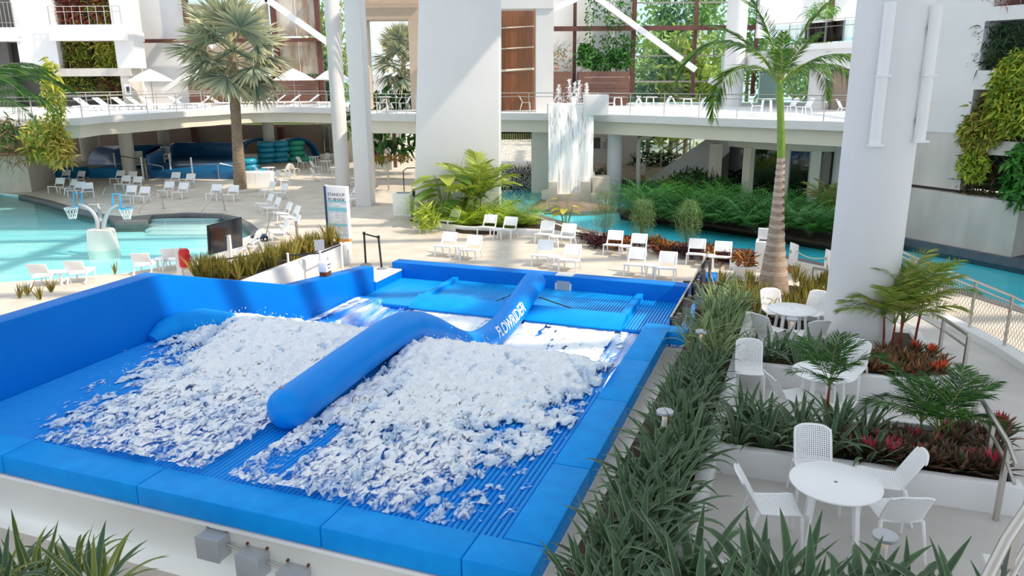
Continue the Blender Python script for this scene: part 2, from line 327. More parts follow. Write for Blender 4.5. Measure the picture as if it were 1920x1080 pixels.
# broad steps down into the pool
st_=thing('pool_steps','submerged pale steps at the far side of the turquoise pool','steps',P(345,402,0))
o0=P(345,402,0)
for k in range(4):
    a=P(282,404+k*5,0);b=P(412,404+k*5,0); mb=MB(); mb.ribbon([a-o0+Vector((0,-.2,0)),b-o0+Vector((0,-.2,0))],.75,-.44,-.15-.07*k); build('step',mb,'white',st_,bevel=.01)
mb=MB(); a=P(205,409,0); mb.prism([P(205,408,0),P(285,404,0),P(275,416,0),P(215,417,0)],-.5,.02); struct('trim_4',mb,'coping')
# ---- terrace
curb_pts=[(9.75,19.2),(9.6,18.0),(9.5,16.6),(9.48,15.2),(9.4,14.0),(9.2,12.7),(8.9,11.4),(8.45,10.2),(7.9,9.1),(7.3,8.2),(6.6,7.2),(5.9,6.2),(5.2,5.2)]
ter=[R(-1.85,5.0),R(-1.85,16.2)]+[(5.0,15.75),(6.7,15.2),(7.6,16.2),(9.1,19.2)]+[(x-.05,y) for x,y in curb_pts]+[(4.0,4.0),(0.5,4.6)]
mb=MB(); mb.prism([Vector((p[0],p[1],0)) for p in ter],-.2,lambda x,y:zt(y)); struct('floor_terrace',mb,'terrace',smooth=False)
mb=MB(); mb.ribbon(curb_pts,.30,-.2,lambda x,y:zt(y)+.14); struct('trim_5',mb,'white_wall')
def pbox(mb,x0,y0,x1,y1,Y,dep=.3,ym=None):       # an upright block whose front face stands at distance Y
    ym=(y0+y1)/2 if ym is None else ym
    a=V(x0,ym,Y).x; b=V(x1,ym,Y).x; xm=(x0+x1)/2; zt_=V(xm,y0,Y).z; zb=V(xm,y1,Y).z
    return mb.bb((a,Y,zb),(b,Y+dep,zt_))
# ---- upper terrace slab: pale fascia over a set-back beam
DZ=4.3
edgeL=[(-34,38.5),(-26,39.6)]+[tuple(P(x,y,DZ)[:2]) for x,y in [(149,221.5),(197,217),(240,215),(281,212.6),(322,210),(364,207),(402,205.3),(440,202.8),(475,201.5),(515,200.9),(550,201),(585,201.4),(618,202.2),(655,203.5)]]
edgeB=[tuple(P(x,y,DZ)[:2]) for x,y in [(668,213),(778,215)]]
edgeR=[tuple(P(x,y,DZ)[:2]) for x,y in [(925,212),(1000,212.3),(1100,213.5),(1220,217),(1345,221.5),(1470,225.5),(1600,229.5)]]
edgeR.append((edgeR[-1][0]+3.2,edgeR[-1][1]-3.2))
def slab(name,edge,back,m='white_wall'):
    e=[Vector((x,y)) for x,y in edge]; mb=MB(); mb.prism([tuple(p) for p in e]+back,DZ-.36,DZ); struct(name,mb,m)
    mb=MB(); e2=[]
    for i,p in enumerate(e):
        d=(e[min(i+1,len(e)-1)]-e[max(i-1,0)]).normalized(); nn=Vector((-d.y,d.x)); e2.append(tuple(p+nn*.35))
    mb.prism(e2+back,DZ-1.02,DZ-.36); return struct('trim_6',mb,'cream')
slab('floor_upper',edgeL,[(-9.5,66),(-45,66),(-45,38.5)])
slab('floor_upper',edgeB,[(-5.0,48),(-8.6,48)])
slab('floor_upper',edgeR,[(24,32),(24,58),(-1.0,58)])
# ---- piers and round columns
mb=MB(); 
pa=[V(785,0,34.05),V(776,412,34.05),V(936,412,34.05),V(936,0,34.05)]; top=13.5
def ext(a,b,z): t=(z-a.z)/(b.z-a.z); return a+(b-a)*t
f=[ext(pa[0],pa[1],top),ext(pa[0],pa[1],-1),ext(pa[3],pa[2],-1),ext(pa[3],pa[2],top)]
bk=[v+Vector((.05,3.4,0)) for v in f]; mb.add(f+bk,[(0,1,2,3),(7,6,5,4),(0,4,5,1),(2,6,7,3),(0,3,7,4),(1,5,6,2)]); struct('column_square',mb,'white_wall',bevel=.03)
mb=MB(); mb.bb((-7.72,38.1,0),(-6.98,39.6,13)); struct('column_square',mb,'white_wall',bevel=.02)
def rcol(x,y,r,z0,z1,m='white_wall',n=28,cap=0):
    mb=MB(); mb.cyl((x,y,z0),(x,y,z1),r,n=n)
    if cap: mb.cyl((x,y,z1-cap),(x,y,z1),r*1.15,n=n)
    return struct('column_round',mb,m)
p=P(641,352,0); rcol(p.x,p.y+.4,.42,0,14)
for px,py in ((245,332),(312,302),(508,303)): p=P(px,py,0); rcol(p.x,p.y,.42,0,DZ-1,'cream')
p=P(176,300,0); rcol(p.x,62,.75,0,DZ-1,'cream')
p=P(1181,425,-.6); rcol(p.x,p.y+6,.40,-.9,DZ-1,'white_wall')
p=V(1378,100,50); rcol(p.x,50,.62,DZ,14)
p=V(1578,330,36); rcol(p.x,36,.42,-.3,DZ-.9)
p=V(735,330,60); rcol(p.x,62,1.6,0,DZ-1,'panel'); 
mb=MB(); pbox(mb,997,232,1030,398,43.2,1.0); struct('column_square',mb,'cream')
# big leaning-looking round column on the terrace, carrying two half-round conduits
RCX,RCY,RCR=6.55,13.95,.605
rcol(RCX,RCY,RCR,.7,14,n=48)
def conduit(px0,py0,px1,py1,lab):
    a=V(px0,py0,RCY-.55);b=V(px1,py1,RCY-.55); x=(a.x+b.x)/2
    t=thing('light_conduit',lab,'conduit',(x,a.y,b.z)); h=a.z-b.z; mb=MB(); n=10
    prof=[(math.cos(q)*.098,-math.sin(q)*.098) for q in [math.pi*i/n for i in range(n+1)]]
    mb.prism(prof,0,h); build('channel',mb,'white',t); mb=MB(); mb.bb((-.11,-.115,h*.49),(.11,.0,h*.505)); build('joint_band',mb,'white',t)
    mb=MB(); mb.bb((-.12,-.12,-.015),(.12,0,.02)); build('end_cap',mb,'white',t); mb=MB(); mb.bb((.10,0,.5),(.2,.03,.66)); build('junction_plate',mb,'panel',t)
    mb=MB(); mb.bb((-.04,0,.3),(.04,.25,.4)); build('bracket',mb,'grey_paint',t); mb=MB(); mb.bb((-.04,0,h-.4),(.04,.25,h-.3)); build('bracket',mb,'grey_paint',t)
conduit(1668,4,1641,272,'white half-round conduit on the face of the big column')
conduit(1757,10,1722,265,'white half-round conduit at the sunlit right edge of the big column')
# ---- left building with planted niches
LBY=57; g='white_wall'
def PX(name,m,rects,Y,dep,**k):
    mb=MB()
    for r in rects: pbox(mb,*r,Y,dep,**k)
    return struct(name,mb,m,smooth=False)
PX('wall_left','dark_int',[(-250,-60,240,215)],LBY+2.0,.3)
PX('wall_left',g,[(24,-60,58,128),(58,-60,98,128),(208,-60,244,128)],LBY,1.6)
PX('wall_left',g,[(-250,52,34,70),(-250,70,34,78)],LBY-.4,2.2)
PX('trim_7',g,[(92,46,232,58),(92,58,240,76)],LBY-.6,2.5)
PX('trim_8','concrete',[(100,128,244,143)],LBY-.1,2); PX('trim_8','concrete',[(228,128,244,200)],LBY-.05,2)
PX('wall_left','dark_int',[(-250,78,24,215)],LBY+.8,.4)
# tall white wall beside it and the glazed front
FY=62
PX('wall_back','white',[(238,-80,352,215)],FY-.5,.4); PX('wall_back','white',[(248,-80,256,215)],FY-.8,.5)
PX('trim_9','brown',[(338,-80,347,50),(508,-80,518,165),(592,-80,601,200)],FY-1.1,.4); PX('trim_9','brown',[(262,72,630,79)],FY-1.4,.35)
PX('wall_back','taupe',[(-60,235,625,345)],66.5,.4); PX('trim_10','brown',[(360,232,371,300),(523,238,533,330),(610,238,618,315)],66.0,.4)
PX('wall_back','cream',[(654,245,662,350)],60,.3)
# back glass, left
PX('window_1','pane',[(598,-80,700,330)],FY-.2,.05); PX('window_2','pane',[(352,-80,512,140)],FY,.05)
PX('trim_11','steel_dull',[(598,24,640,27),(598,110,640,113),(598,150,640,153),(598,203,640,206)],FY-.5,.1)
# ---- middle portal
PX('wall_middle','beige',[(672,8,790,38),(672,38,692,205),(768,38,792,205)],45.5,.9); 
PX('wall_middle','white_wall',[(700,140,728,215),(750,140,775,215)],58,1.0)
mb=MB(); 
for k in range(14): pbox(mb,668,-16+k*2.0,795,-14.6+k*2.0,44+k*.18,.12)
struct('ceiling_wood',mb,'ceil_wood',smooth=False)
PX('wall_middle','cream',[(684,240,700,367),(700,240,780,250)],45.2,.5)
# ---- behind the bridge
BY=54
PX('wall_back','white',[(1038,-80,1098,175),(1098,-80,1184,140)],BY+.6,.3)
PX('wall_back','white',[(1100,238,1200,312)],56.5,.4); PX('wall_back','concrete_dark',[(1100,312,1240,322)],56.2,.4)
PX('trim_12','brown',[(1075,-80,1081,180),(1185,-80,1193,180),(1302,-80,1308,180),(1418,-80,1424,180)],BY-.2,.3); PX('trim_12','brown',[(1038,48,1430,57)],BY-.6,.3)
PX('window_3','pane',[(1190,-80,1600,215)],BY+.2,.05); PX('window_4','pane',[(1195,240,1330,330)],BY+2.5,.05)
PX('trim_13','steel_dull',[(1190,3,1420,6),(1190,103,1420,105.5),(1190,151,1420,154)],BY-.1,.08)
PX('wall_back','white',[(1195,306,1260,330)],55.5,.3)
def brace(name,a,b,Y,w):
    p=V(*a,Y);q=V(*b,Y); mb=MB(); mb.bar(p,q,w); return struct(name,mb,'white')
brace('trim_14',(500,-2),(640,98),FY-2.2,.42); brace('trim_14',(500,-2),(395,88),FY-2.2,.42); brace('trim_14',(352,140),(305,172),FY-2,.35)
brace('trim_14',(1105,-14),(1304,131),BY-1.4,.36); brace('trim_14',(1105,-14),(1030,22),BY-1.4,.36); brace('trim_14',(1330,150),(1372,172),BY-1.4,.36)
# white frame pillar and header around the curved timber screen
PX('column_square','white_wall',[(1005,12,1038,212)],43.5,1.2); PX('wall_middle','white_wall',[(925,-60,1038,16)],43.4,1.4)
PX('wall_middle','taupe',[(935,10,1005,210)],46.5,.2)
sc=thing('timber_screen','curved screen of upright orange timber slats behind the terrace rail','screen',(0,0,0)); N=21
mbs=[]
for i in range(N):
    t=i/(N-1); px=936+64*t; Y=45.3+math.sin(t*2.4)*.9; a=V(px,15+3*t,Y); b=V(px,208,Y); mb=MB(); mb.box(((a.x+b.x)/2,Y,(a.z+DZ)/2),(.062,.12,a.z-DZ)); build('slat',mb,'slatwood',sc)
for py in (53,92,133):
    pts=[V(936+64*t,py-4*t,45.15+math.sin(t*2.4)*.9) for t in [i/8 for i in range(9)]]; mb=MB(); mb.tube(pts,.035 if py<130 else .07,6); build('rail',mb,'cream',sc)
# ---- upper right balcony and rooms
def arcP(pts,Y0): return [V(x,y,Y) for x,y,Y in pts]
bp=[(1440,98,46),(1490,97,44.5),(1530,93,43),(1570,86,41.5),(1620,78,40)]
mb=MB(); e=[V(x,y,Y) for x,y,Y in bp]; zb=sum(v.z for v in e)/len(e)
mb.prism([(v.x,v.y) for v in e]+[(24,44),(24,56),(e[0].x,56)],zb-1.05,zb+.0); struct('floor_balcony',mb,'white_wall')
mb=MB(); mb.ribbon([(v.x,v.y-.06) for v in e],.2,zb-.05,zb+.25); struct('trim_15',mb,'white')
PX('wall_right','white',[(1425,-80,1700,70)],52,.4); PX('trim_16','brown',[(1560,-80,1568,40)],51.5,.3)
PX('wall_right','taupe',[(1562,100,1680,225)],44,.4); p=V(1545,160,43.5); rcol(p.x,44.5,.45,DZ,zb-.9)
PX('wall_right','white',[(1425,100,1470,200)],55.5,.3)
# ---- glazed pavilion under the bridge, right
pv=[P(x,y,-.2) for x,y in [(1362,383),(1400,391),(1450,397),(1508,402),(1570,402)]]; 
mb=MB(); mb.ribbon(pv,.35,-.4,.25); struct('wall_right','' or mb,'cream')
mb=MB(); mb.ribbon(pv,.30,2.75,3.5); struct('wall_right',mb,'cream')
mb=MB(); mb.ribbon(pv,.06,.2,2.8); struct('window_5',mb,'pane_dark',smooth=False)
for px,w in ((1366,.55),(1408,.5),(1462,.3),(1504,.45),(1560,.4)):
    q=P(px,396,-.2); k=min(range(len(pv)-1),key=lambda i:abs((pv[i].x+pv[i+1].x)/2-q.x)); a,b=pv[k],pv[k+1]; t=(q.x-a.x)/(b.x-a.x); c=a.lerp(b,t)
    mb=MB(); mb.box((c.x,c.y-.05,1.2),(w,.4,3.2),rz=math.atan2(b.y-a.y,b.x-a.x)); struct('column_square',mb,'cream')
PX('wall_right','dark_int',[(1350,270,1600,420)],42.5,.3)
# ---- right-hand building: plain upper wall, concrete base, planted niches
wa=Vector((15.1,29.3)); wb=Vector((17.3,25.3)); wd=(wb-wa).normalized(); wn=Vector((wd.y,-wd.x)); 
if wn.x>0: wn=-wn
def onwall(px,py,off=0):
    r=ray(px,py); o=wa+wn*off; t=(o.x*wn.x+o.y*wn.y)/(r[0]*wn.x+r[1]*wn.y); return Vector((r[0]*t,r[1]*t,H+r[2]*t))
def ws(px,py,off=0): p=onwall(px,py,off); return ((p.x-wa.x)*wd.x+(p.y-wa.y)*wd.y,p.z)
def wbox(mb,s0,s1,z0,z1,d0,d1):
    q=[wa+wd*s+wn*d for s,d in ((s0,d0),(s1,d0),(s1,d1),(s0,d1))]; return mb.prism([(v.x,v.y) for v in q],z0,z1)
sA,_=ws(1625,300); sN,zN=ws(1812,262); _,zc=ws(1760,248); _,zl=ws(1760,352); s2,_=ws(1834,130); sE=s2+9
nz=[ws(1845,132)[1],ws(1845,40)[1],ws(1840,262)[1],ws(1850,168)[1],ws(1830,376)[1],ws(1830,288)[1],ws(1870,12)[1]]
mb=MB(); wbox(mb,sA,sN,zc,13,-1.6,0); struct('wall_right',mb,'white_wall')
mb=MB()
for z0,z1 in ((nz[1],nz[6]),(nz[3],nz[0])): wbox(mb,sN,sE,z0,z1,-1.6,0)
wbox(mb,sN,s2,nz[0],nz[1],-1.6,0); wbox(mb,sN,s2+.2,nz[6],13,-1.6,0); wbox(mb,s2+.2,sE,nz[6]+1.6,13,-1.6,0); struct('wall_right',mb,'white_wall')
mb=MB(); wbox(mb,sA,sN,zl,zc,-1.4,-.02); wbox(mb,sN,sE,nz[5],nz[2],-1.4,.0); struct('wall_right',mb,'concrete')
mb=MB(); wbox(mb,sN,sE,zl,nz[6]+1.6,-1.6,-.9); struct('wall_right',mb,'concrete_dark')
mb=MB(); wbox(mb,sA,ws(1893,500,.25)[0],-.2,zl-.12,-1.4,.25); struct('wall_right',mb,'concrete')
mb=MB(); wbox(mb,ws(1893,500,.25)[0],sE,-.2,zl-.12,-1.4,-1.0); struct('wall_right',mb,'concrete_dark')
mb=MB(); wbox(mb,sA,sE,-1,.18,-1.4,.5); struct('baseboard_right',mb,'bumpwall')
# ---- raised concrete planter at the left edge
mb=MB(); a=P(60,360,0); mb.prism([(a.x,a.y),(a.x-14,a.y-2.2),(a.x-14,a.y+5),(a.x-1.6,a.y+5)],0,2.05); struct('wall_planter_left',mb,'stone')
# ---- unseen slabs and beams, added overhead to cast shade and streaks
mb=MB(); mb.bb((-34,-14,15),(40,SHADE_Y,15.5)); struct('shade_slab',mb,'white')
mb=MB(); mb.bb((-12,30.5,15.0),(6,40,15.5)); struct('shade_slab',mb,'white')  # second unseen slab, added to keep the left-mid deck in shade
for k,yy in enumerate((SHADE_Y+1.9,SHADE_Y+4.3,SHADE_Y+6.6,SHADE_Y+9.6,SHADE_Y+13.5,SHADE_Y+17,SHADE_Y+22)):  # unseen bars added to break the sun into streaks
    mb=MB(); mb.bar((-34,yy-2.5,15.2),(44,yy+2.5,15.2),.42,.6); struct('shade_beam',mb,'white')
for xx in (-22,-13,-5,2,13,24):
    mb=MB(); mb.bar((xx,SHADE_Y,15.2),(xx+1.5,64,15.2),.4,.5); struct('shade_beam',mb,'white')
# ================================================================ surf ride (local x across the flow, y along it)
rd=thing('surf_ride','blue vinyl surf ride tank with ribbed floor and white outer walls','surf ride',(0,0,0),RA)
NL,NR,U0,UC=-12.32,-2.9,7.35,12.0
def prof(u): return np.interp(u,[7,12.0,12.6,13.2,13.8,14.8,15.5,16,17,17.7,18.4,19.3,22.3],[1.0,1.0,1.1,1.02,.79,.22,-.12,-.33,-.52,-.55,-.52,-.42,-.42])
# side wall with falling top
def wallprof(n0,n1,pts,zb):
    mb=MB(); k=len(pts); vs=[(n0,u,z) for u,z in pts]+[(n1,u,z) for u,z in pts]+[(n0,u,zb) for u,z in pts]+[(n1,u,zb) for u,z in pts]
    fs=[]
    for i in range(k-1): fs+=[(i,i+1,k+i+1,k+i),(i,2*k+i,2*k+i+1,i+1),(k+i,k+i+1,3*k+i+1,3*k+i),(2*k+i,3*k+i,3*k+i+1,2*k+i+1)]
    fs+=[(0,k,3*k,2*k),(k-1,3*k-1,4*k-1,2*k-1)]; return mb.add(vs,fs)
build('left_wall',wallprof(NL-.42,NL,[(5.5,2.3),(12.0,2.3),(16.5,.9),(20.5,.5)],-.9),'vinyl',rd,bevel=.035)
mb=MB(); mb.bb((NL-.36,22.25,-.9),(-2.4,22.75,.22)); build('back_wall',mb,'vinyl',rd,bevel=.03)
mb=MB(); mb.bb((NL-.42,20.5,-.9),(NL+.02,22.25,-.03)); build('entry_step',mb,'vinyl',rd,bevel=.01)
mb=MB(); mb.bb((NL-.9,20.5,-.03),(NL+.05,22.2,.02)); build('entry_tread',mb,'white',rd,bevel=.008)
mb=MB(); mb.bb((-2.86,16.0,-.9),(-2.5,23.6,.25)); build('right_wall',mb,'vinyl',rd,bevel=.02)
mb=MB(); mb.bb((-2.5,23.2,-.1),(-2.2,24.0,.3)); build('right_wall',mb,'vinyl',rd,bevel=.02)
# rim: rounded pads in lengths with seams between
def pad(a,b,w,nm='rim_pad'):
    mb=MB(); a=Vector(a);b=Vector(b); d=(b-a).normalized(); mb.bar(a+d*.002,b-d*.002,w,.30); build(nm,mb,'vinyl_top',rd,bevel=.028)
us=[7.375,9.3,11.7,13.7,16.02]
for i in range(4): pad((-2.64,us[i],.87),(-2.64,us[i+1],.87),.54)
ns=[-2.38,-3.2,-5.05,-7.9,-10.4,-13.2]
for i in range(1,5): pad((ns[i],7.1,.87),(ns[i+1],7.1,.87),.54)
pad((-2.368,7.1,.87),(-3.2,7.1,.87),.54); pad((-2.38,15.8,.87),(-1.98,15.8,.87),.42)
mb=MB(); mb.bb((-2.88,7.1,-.9),(-2.5,16,.78)); mb.bb((-13,6.95,-.9),(-2.6,7.33,.78)); build('tank_body',mb,'vinyl',rd)
mb=MB(); mb.bb((-2.52,6.88,-1.4),(-2.43,15.62,.66)); build('outer_wall',mb,'panel',rd); mb=MB(); mb.bb((-13.5,6.86,-1.4),(-2.43,6.95,.66)); build('outer_wall',mb,'panel',rd)
mb=MB(); mb.bb((-2.5,15.6,-1),(-1.96,15.7,.66)); mb.bb((-2.02,15.6,-.1),(-1.96,16.1,.66)); build('outer_wall',mb,'panel',rd)
mb=MB(); mb.bb((-2.44,6.84,.66),(-2.38,15.62,.71)); build('white_trim',mb,'white',rd); mb=MB(); mb.bb((-13.5,6.82,.66),(-2.38,6.90,.71)); build('white_trim',mb,'white',rd)
# ribbed catch floor: each rib its own piece
q=[(math.cos(a)*.033,math.sin(a)*.030) for a in [math.pi*i/8 for i in range(9)]]
mb=MB(); k=len(q); mb.add([(x,0,z) for x,z in q]+[(x,UC-U0+.02,z) for x,z in q],[(i,i+1,k+i+1,k+i) for i in range(k-1)]+[tuple(range(k))]); s0=build('slat',mb,'slat_blue',rd,loc=(NR-.05,U0,.975),fix=True)
xn=NR-.125
while xn>NL+.04: inst('slat',s0.data,rd,(xn,U0,.975)); xn-=.0745
mb=MB(); mb.bb((NL,U0,.6),(NR,UC,.972)); build('slat_bed',mb,'ride',rd)
mb=MB(); mb.bb((-2.42,6.6,-1.5),(-1.85,15.6,-.75)); build('drain_bed',mb,'soil',rd)
# riding surface
nn=np.linspace(NL,NR,40); uu=np.linspace(UC,19.6,60); N_,U_=np.meshgrid(nn,uu); Zs=prof(U_); Zs=np.where((N_<-11.4)&(U_>15.2),np.maximum(Zs,-.22),Zs)
idx=np.arange(N_.size).reshape(N_.shape); mb=MB(); mb.v=[tuple(r) for r in np.stack([N_,U_,Zs],-1).reshape(-1,3)]; mb.f=[tuple(r) for r in np.stack([idx[:-1,:-1],idx[:-1,1:],idx[1:,1:],idx[1:,:-1]],-1).reshape(-1,4)]
build('riding_surface',mb,'ride',rd,fix=False)
# nozzle house with its own grating, curbs and padded lip
mb=MB(); mb.bb((-10.4,19.9,-.9),(-4.2,22.25,-.24)); mb.bb((NL,19.3,-.9),(-10.4,22.25,-.33)); mb.bb((-4.2,19.3,-.9),(-2.86,22.25,-.33)); build('nozzle_deck',mb,'vinyl',rd)
def grate(n0,n1,u0,u1,z,pitch=.085):
    mb=MB(); x=n0+pitch/2
    while x<n1: mb.box((x,(u0+u1)/2,z),(pitch*.62,u1-u0,.035)); x+=pitch
    build('grating',mb,'grate',rd,kind='stuff',fix=False,smooth=False)
grate(-10.25,-4.35,19.95,22.25,-.22); grate(NL,-10.42,19.35,22.25,-.31); grate(-4.18,-2.88,19.35,22.25,-.31)
mb=MB(); mb.bb((-10.42,19.75,-.5),(-10.22,22.25,-.10)); build('side_curb',mb,'vinyl_top',rd,bevel=.015); mb=MB(); mb.bb((-4.36,19.75,-.5),(-4.16,22.25,-.10)); build('side_curb',mb,'vinyl_top',rd,bevel=.015)
mb=MB(); pr=[(19.98,-.5),(19.98,-.07),(19.9,-.06),(19.25,-.22),(19.18,-.28),(19.25,-.36),(19.4,-.42)]; k=len(pr)
mb.add([(-10.45,u,z) for u,z in pr]+[(-4.15,u,z) for u,z in pr],[(i,(i+1)%k,k+(i+1)%k,k+i) for i in range(k)]+[tuple(range(k)),tuple(range(k,2*k))]); build('nozzle_lip',mb,'vinyl_top',rd)
mb=MB(); mb.bb((-10.4,19.38,-.6),(-4.2,19.5,-.3)); build('nozzle_slot',mb,'black',rd)
# padded corner at the crest, against the side wall
mb=MB(); mb.tube([(NL+.12,11.5,1.0),(NL+.16,11.75,1.12),(NL+.3,12.05,1.2),(NL+.7,12.35,1.26),(NL+1.2,12.5,1.22),(NL+1.6,12.6,1.05)],[.16,.24,.28,.26,.22,.12],14); build('corner_pad',mb,'vinyl_top',rd)
# glass guard along the right wall
gg=thing('glass_guard','clear glass guard on steel posts beside the ride wall and planter','guard',(0,0,0),RA)
mb=MB(); mb.bb((-2.46,16.4,.3),(-2.44,19.6,1.05)); mb.bb((-2.46,19.8,.3),(-2.44,23.4,1.05)); build('glass_panel',mb,'rail_glass',gg,smooth=False)
mb=MB(); mb.bb((-2.47,16.4,1.05),(-2.43,23.4,1.08)); build('cap_rail',mb,'grey_paint',gg)
for u in (17.0,18.6,20.2,21.4,22.9): mb=MB(); mb.bb((-2.38,u-.03,-.1),(-2.30,u+.03,1.0)); mb.bb((-2.45,u-.05,.82),(-2.33,u+.05,.90)); build('post',mb,'steel_dull',gg)
# inflatable divider
dt=thing('divider_tube','long blue inflatable tube splitting the white-water ride in two','divider',(0,0,0),RA)
cl=[(9.05,1.31),(9.5,1.33),(10.6,1.41),(11.7,1.47),(12.4,1.49),(13.0,1.42),(13.8,1.10),(14.5,.70),(15.1,.36),(15.8,.05),(16.6,-.14),(17.6,-.20),(18.6,-.10),(19.4,.10),(20.2,.30),(20.7,.42)]
ua=np.array([c[0] for c in cl]); za=np.array([c[1] for c in cl]); us_=np.linspace(9.05,20.7,110)
za2=np.interp(us_,ua,za); kk=np.ones(9)/9; zp=np.convolve(np.pad(za2,4,mode='edge'),kk,'valid'); TN=-7.08; TRr=.335
pts=[];rr=[]
for t in np.linspace(0,1,7)[:-1]: pts.append((TN,9.05-.30*math.cos(t*math.pi/2),zp[0])); rr.append(max(.02,TRr*math.sin(max(.08,t)*math.pi/2)))
pts+= [(TN,u,z) for u,z in zip(us_,zp)]; rr+=[TRr]*len(us_)
for t in np.linspace(0,1,7)[1:]: pts.append((TN,20.7+.22*math.sin(t*math.pi/2),zp[-1]+.06*t)); rr.append(max(.02,TRr*math.cos(t*math.pi/2)))
mb=MB(); mb.tube(pts,rr,36); build('tube_body',mb,'tube',dt)
# wrapped lettering on the flank facing the right-hand channel
tc=bpy.data.curves.new('letters','FONT'); tc.body='FLOWRIDER'; tc.size=1; tc.shear=.25; tc.offset=.022
to=bpy.data.objects.new('letters',tc); C.objects.link(to); dg=bpy.context.evaluated_depsgraph_get(); dg.update(); lm=bpy.data.meshes.new_from_object(to.evaluated_get(dg)); bpy.data.objects.remove(to)
b=bmesh.new(); b.from_mesh(lm); bmesh.ops.triangulate(b,faces=b.faces)
for _ in range(2): bmesh.ops.subdivide_edges(b,edges=[e for e in b.edges if e.calc_length()>.10],cuts=1,use_grid_fill=True)
xs=[v.co.x for v in b.verts]; x0,x1=min(xs),max(xs); ys=[v.co.y for v in b.verts]; y0,y1=min(ys),max(ys)
for v in b.verts:
    tx=(v.co.x-x0)/(x1-x0); ty=(v.co.y-y0)/(y1-y0); u=17.05+1.95*tx; z=float(np.interp(u,us_,zp)); a=math.radians(8)+ty*math.radians(52); r_=TRr+.008
    v.co=(TN+r_*math.cos(a),u,z+r_*math.sin(a))
b.to_mesh(lm); b.free(); lm.materials.append(MATS['lettering']); inst('lettering',lm,dt)
mb=MB(); mb.box((TN-.17,8.99,1.50),(.13,.10,.012),rx=.9); build('maker_patch',mb,'white',dt); mb=MB(); mb.cyl((TN-.1,9.06,1.615),(TN-.1,9.06,1.645),.045); build('air_valve',mb,'grey_paint',dt)
for s,(a,b_) in enumerate((((TN+.3,20.2,.1),(TN+1.5,20.15,-.17)),((TN-.3,20.25,.2),(TN-1.1,20.05,-.17)))): mb=MB(); mb.bar(a,b_,.06,.015); build('strap',mb,'black',dt)
# ---- moving water on the ride
fn=np.arange(NL+.04,NR-.03,.03); fu=np.arange(U0+.02,19.3,.03); FN,FU=np.meshgrid(fn,fu)
base=prof(FU); base=np.where((FN<-11.4)&(FU>15.2),np.maximum(base,-.22),base)
n1=smoothnoise(FN*2.1,FU*1.5,1,5); n2=smoothnoise(FN*7,FU*5,2,4); n3=smoothnoise(FN*1.0,FU*.6,3,3); n4=smoothnoise(FN*14,FU*10,8,4)
streak=smoothnoise(FN*4.2,FU*.55,4,4)
near=np.clip((12.3-FU)/5,0,1)
lim=np.interp(FU,[7.3,7.5,8.5,10,12.4,13.5],[-10.0,-10.5,-10.8,-11.3,-12.0,-12.6]); gapL=np.interp(FU,[7.3,9.3,9.5],[-6.35,-6.45,-7.0]); gapR=np.interp(FU,[7.3,9.3,9.5,12],[-6.45,-6.4,-7.1,-7.1]); limR=np.interp(FU,[7.3,7.6,8.6,10.5,12,13.5],[-3.9,-3.5,-3.2,-3.0,-2.8,-2.6])
edge=np.minimum(np.where(FN<gapL,np.minimum(FN-lim,(gapL-FN)*3),-1)/1.0,9); edge2=np.where(FN>gapR,np.minimum((FN-gapR)*3,limR-FN),-1); ed=np.maximum(edge,edge2)
lo=np.clip(ed/1.5,-1,1)
field=n1*.42+n2*.33+n4*.25
dens=.46+.20*lo-.02*near+.05*np.exp(-((FU-12)/1.6)**2)
foam_near=field<dens+.10
# sheet zone beyond the crest: streaky white, clear at the sides
ch=np.where((FN>-10.3)&(FN<-4.3),1,0)*1.0; side=np.where(FN<-10.3,(FN+12.3)/2.0,np.where(FN>-4.3,(-2.9-FN)/1.6,1)); 
dens2=np.where((FN>-10.3)&(FN<-4.3),.70,.44)-.06*np.clip((15-FU)/2.5,0,1)
foam_far=(streak*.65+n2*.35)<dens2+.08
k_=FU>13.3; foam=np.where(k_,foam_far,foam_near)&~((np.abs(FN-TN)<.22))
mound=np.where(FN>TN,.10,.16)*np.exp(-((FU-12.2)/1.0)**2)*(np.clip(lo+.35,0,1))*(.65+.6*n3)
tk0=np.clip((dens-field)*9,0,1); tk0=tk0*tk0*(3-2*tk0)
h=base+np.where(k_,.045+.05*streak,.02+(.03+.13*n1)*tk0)+mound*np.where(k_,1,.35+.65*tk0)+.20*(n2-.5)*np.exp(-((FU-11.6)/2.4)**2)+.09*(n4-.5)*(~k_)*tk0+.06*(n2-.5)*tk0
h=np.maximum(h,base+.02)
fl=foam[:-1,:-1]&foam[1:,1:]; idx=np.arange(FN.size).reshape(FN.shape)
qd=np.stack([idx[:-1,:-1],idx[:-1,1:],idx[1:,1:],idx[1:,:-1]],-1)[fl]
used=np.unique(qd); rm=np.full(FN.size,-1); rm[used]=np.arange(len(used))
tk=np.clip((dens-field)*7,0,1); tk=np.where(k_,np.clip((dens2-(streak*.65+n2*.35))*7+.25,0,1),tk)
tk=np.clip(tk*.85+.5*(n4-.5)+.12,0,1)
colr=np.array([.42,.64,.93])*(1-tk[...,None])+np.array([.93,.94,.97])*tk[...,None]
al=np.where(k_,np.clip((dens2-(streak*.65+n2*.35))*3.2+.40,.12,.75),np.clip((dens-field)*3.4+.40,.10,np.interp(FU,[7.3,9,11.5,13],[.42,.47,.58,.62])))
colr=np.concatenate([colr,al[...,None]],-1)
lb=LB(); lb.raw(np.stack([FN,FU,h],-1).reshape(-1,3)[used],rm[qd],colr.reshape(-1,4)[used])
fo=lb.obj('white_water',None,'foam_lace',rz=RA); tag(fo,'churning white foam over the crest and ribs of the blue ride','water',kind='stuff')
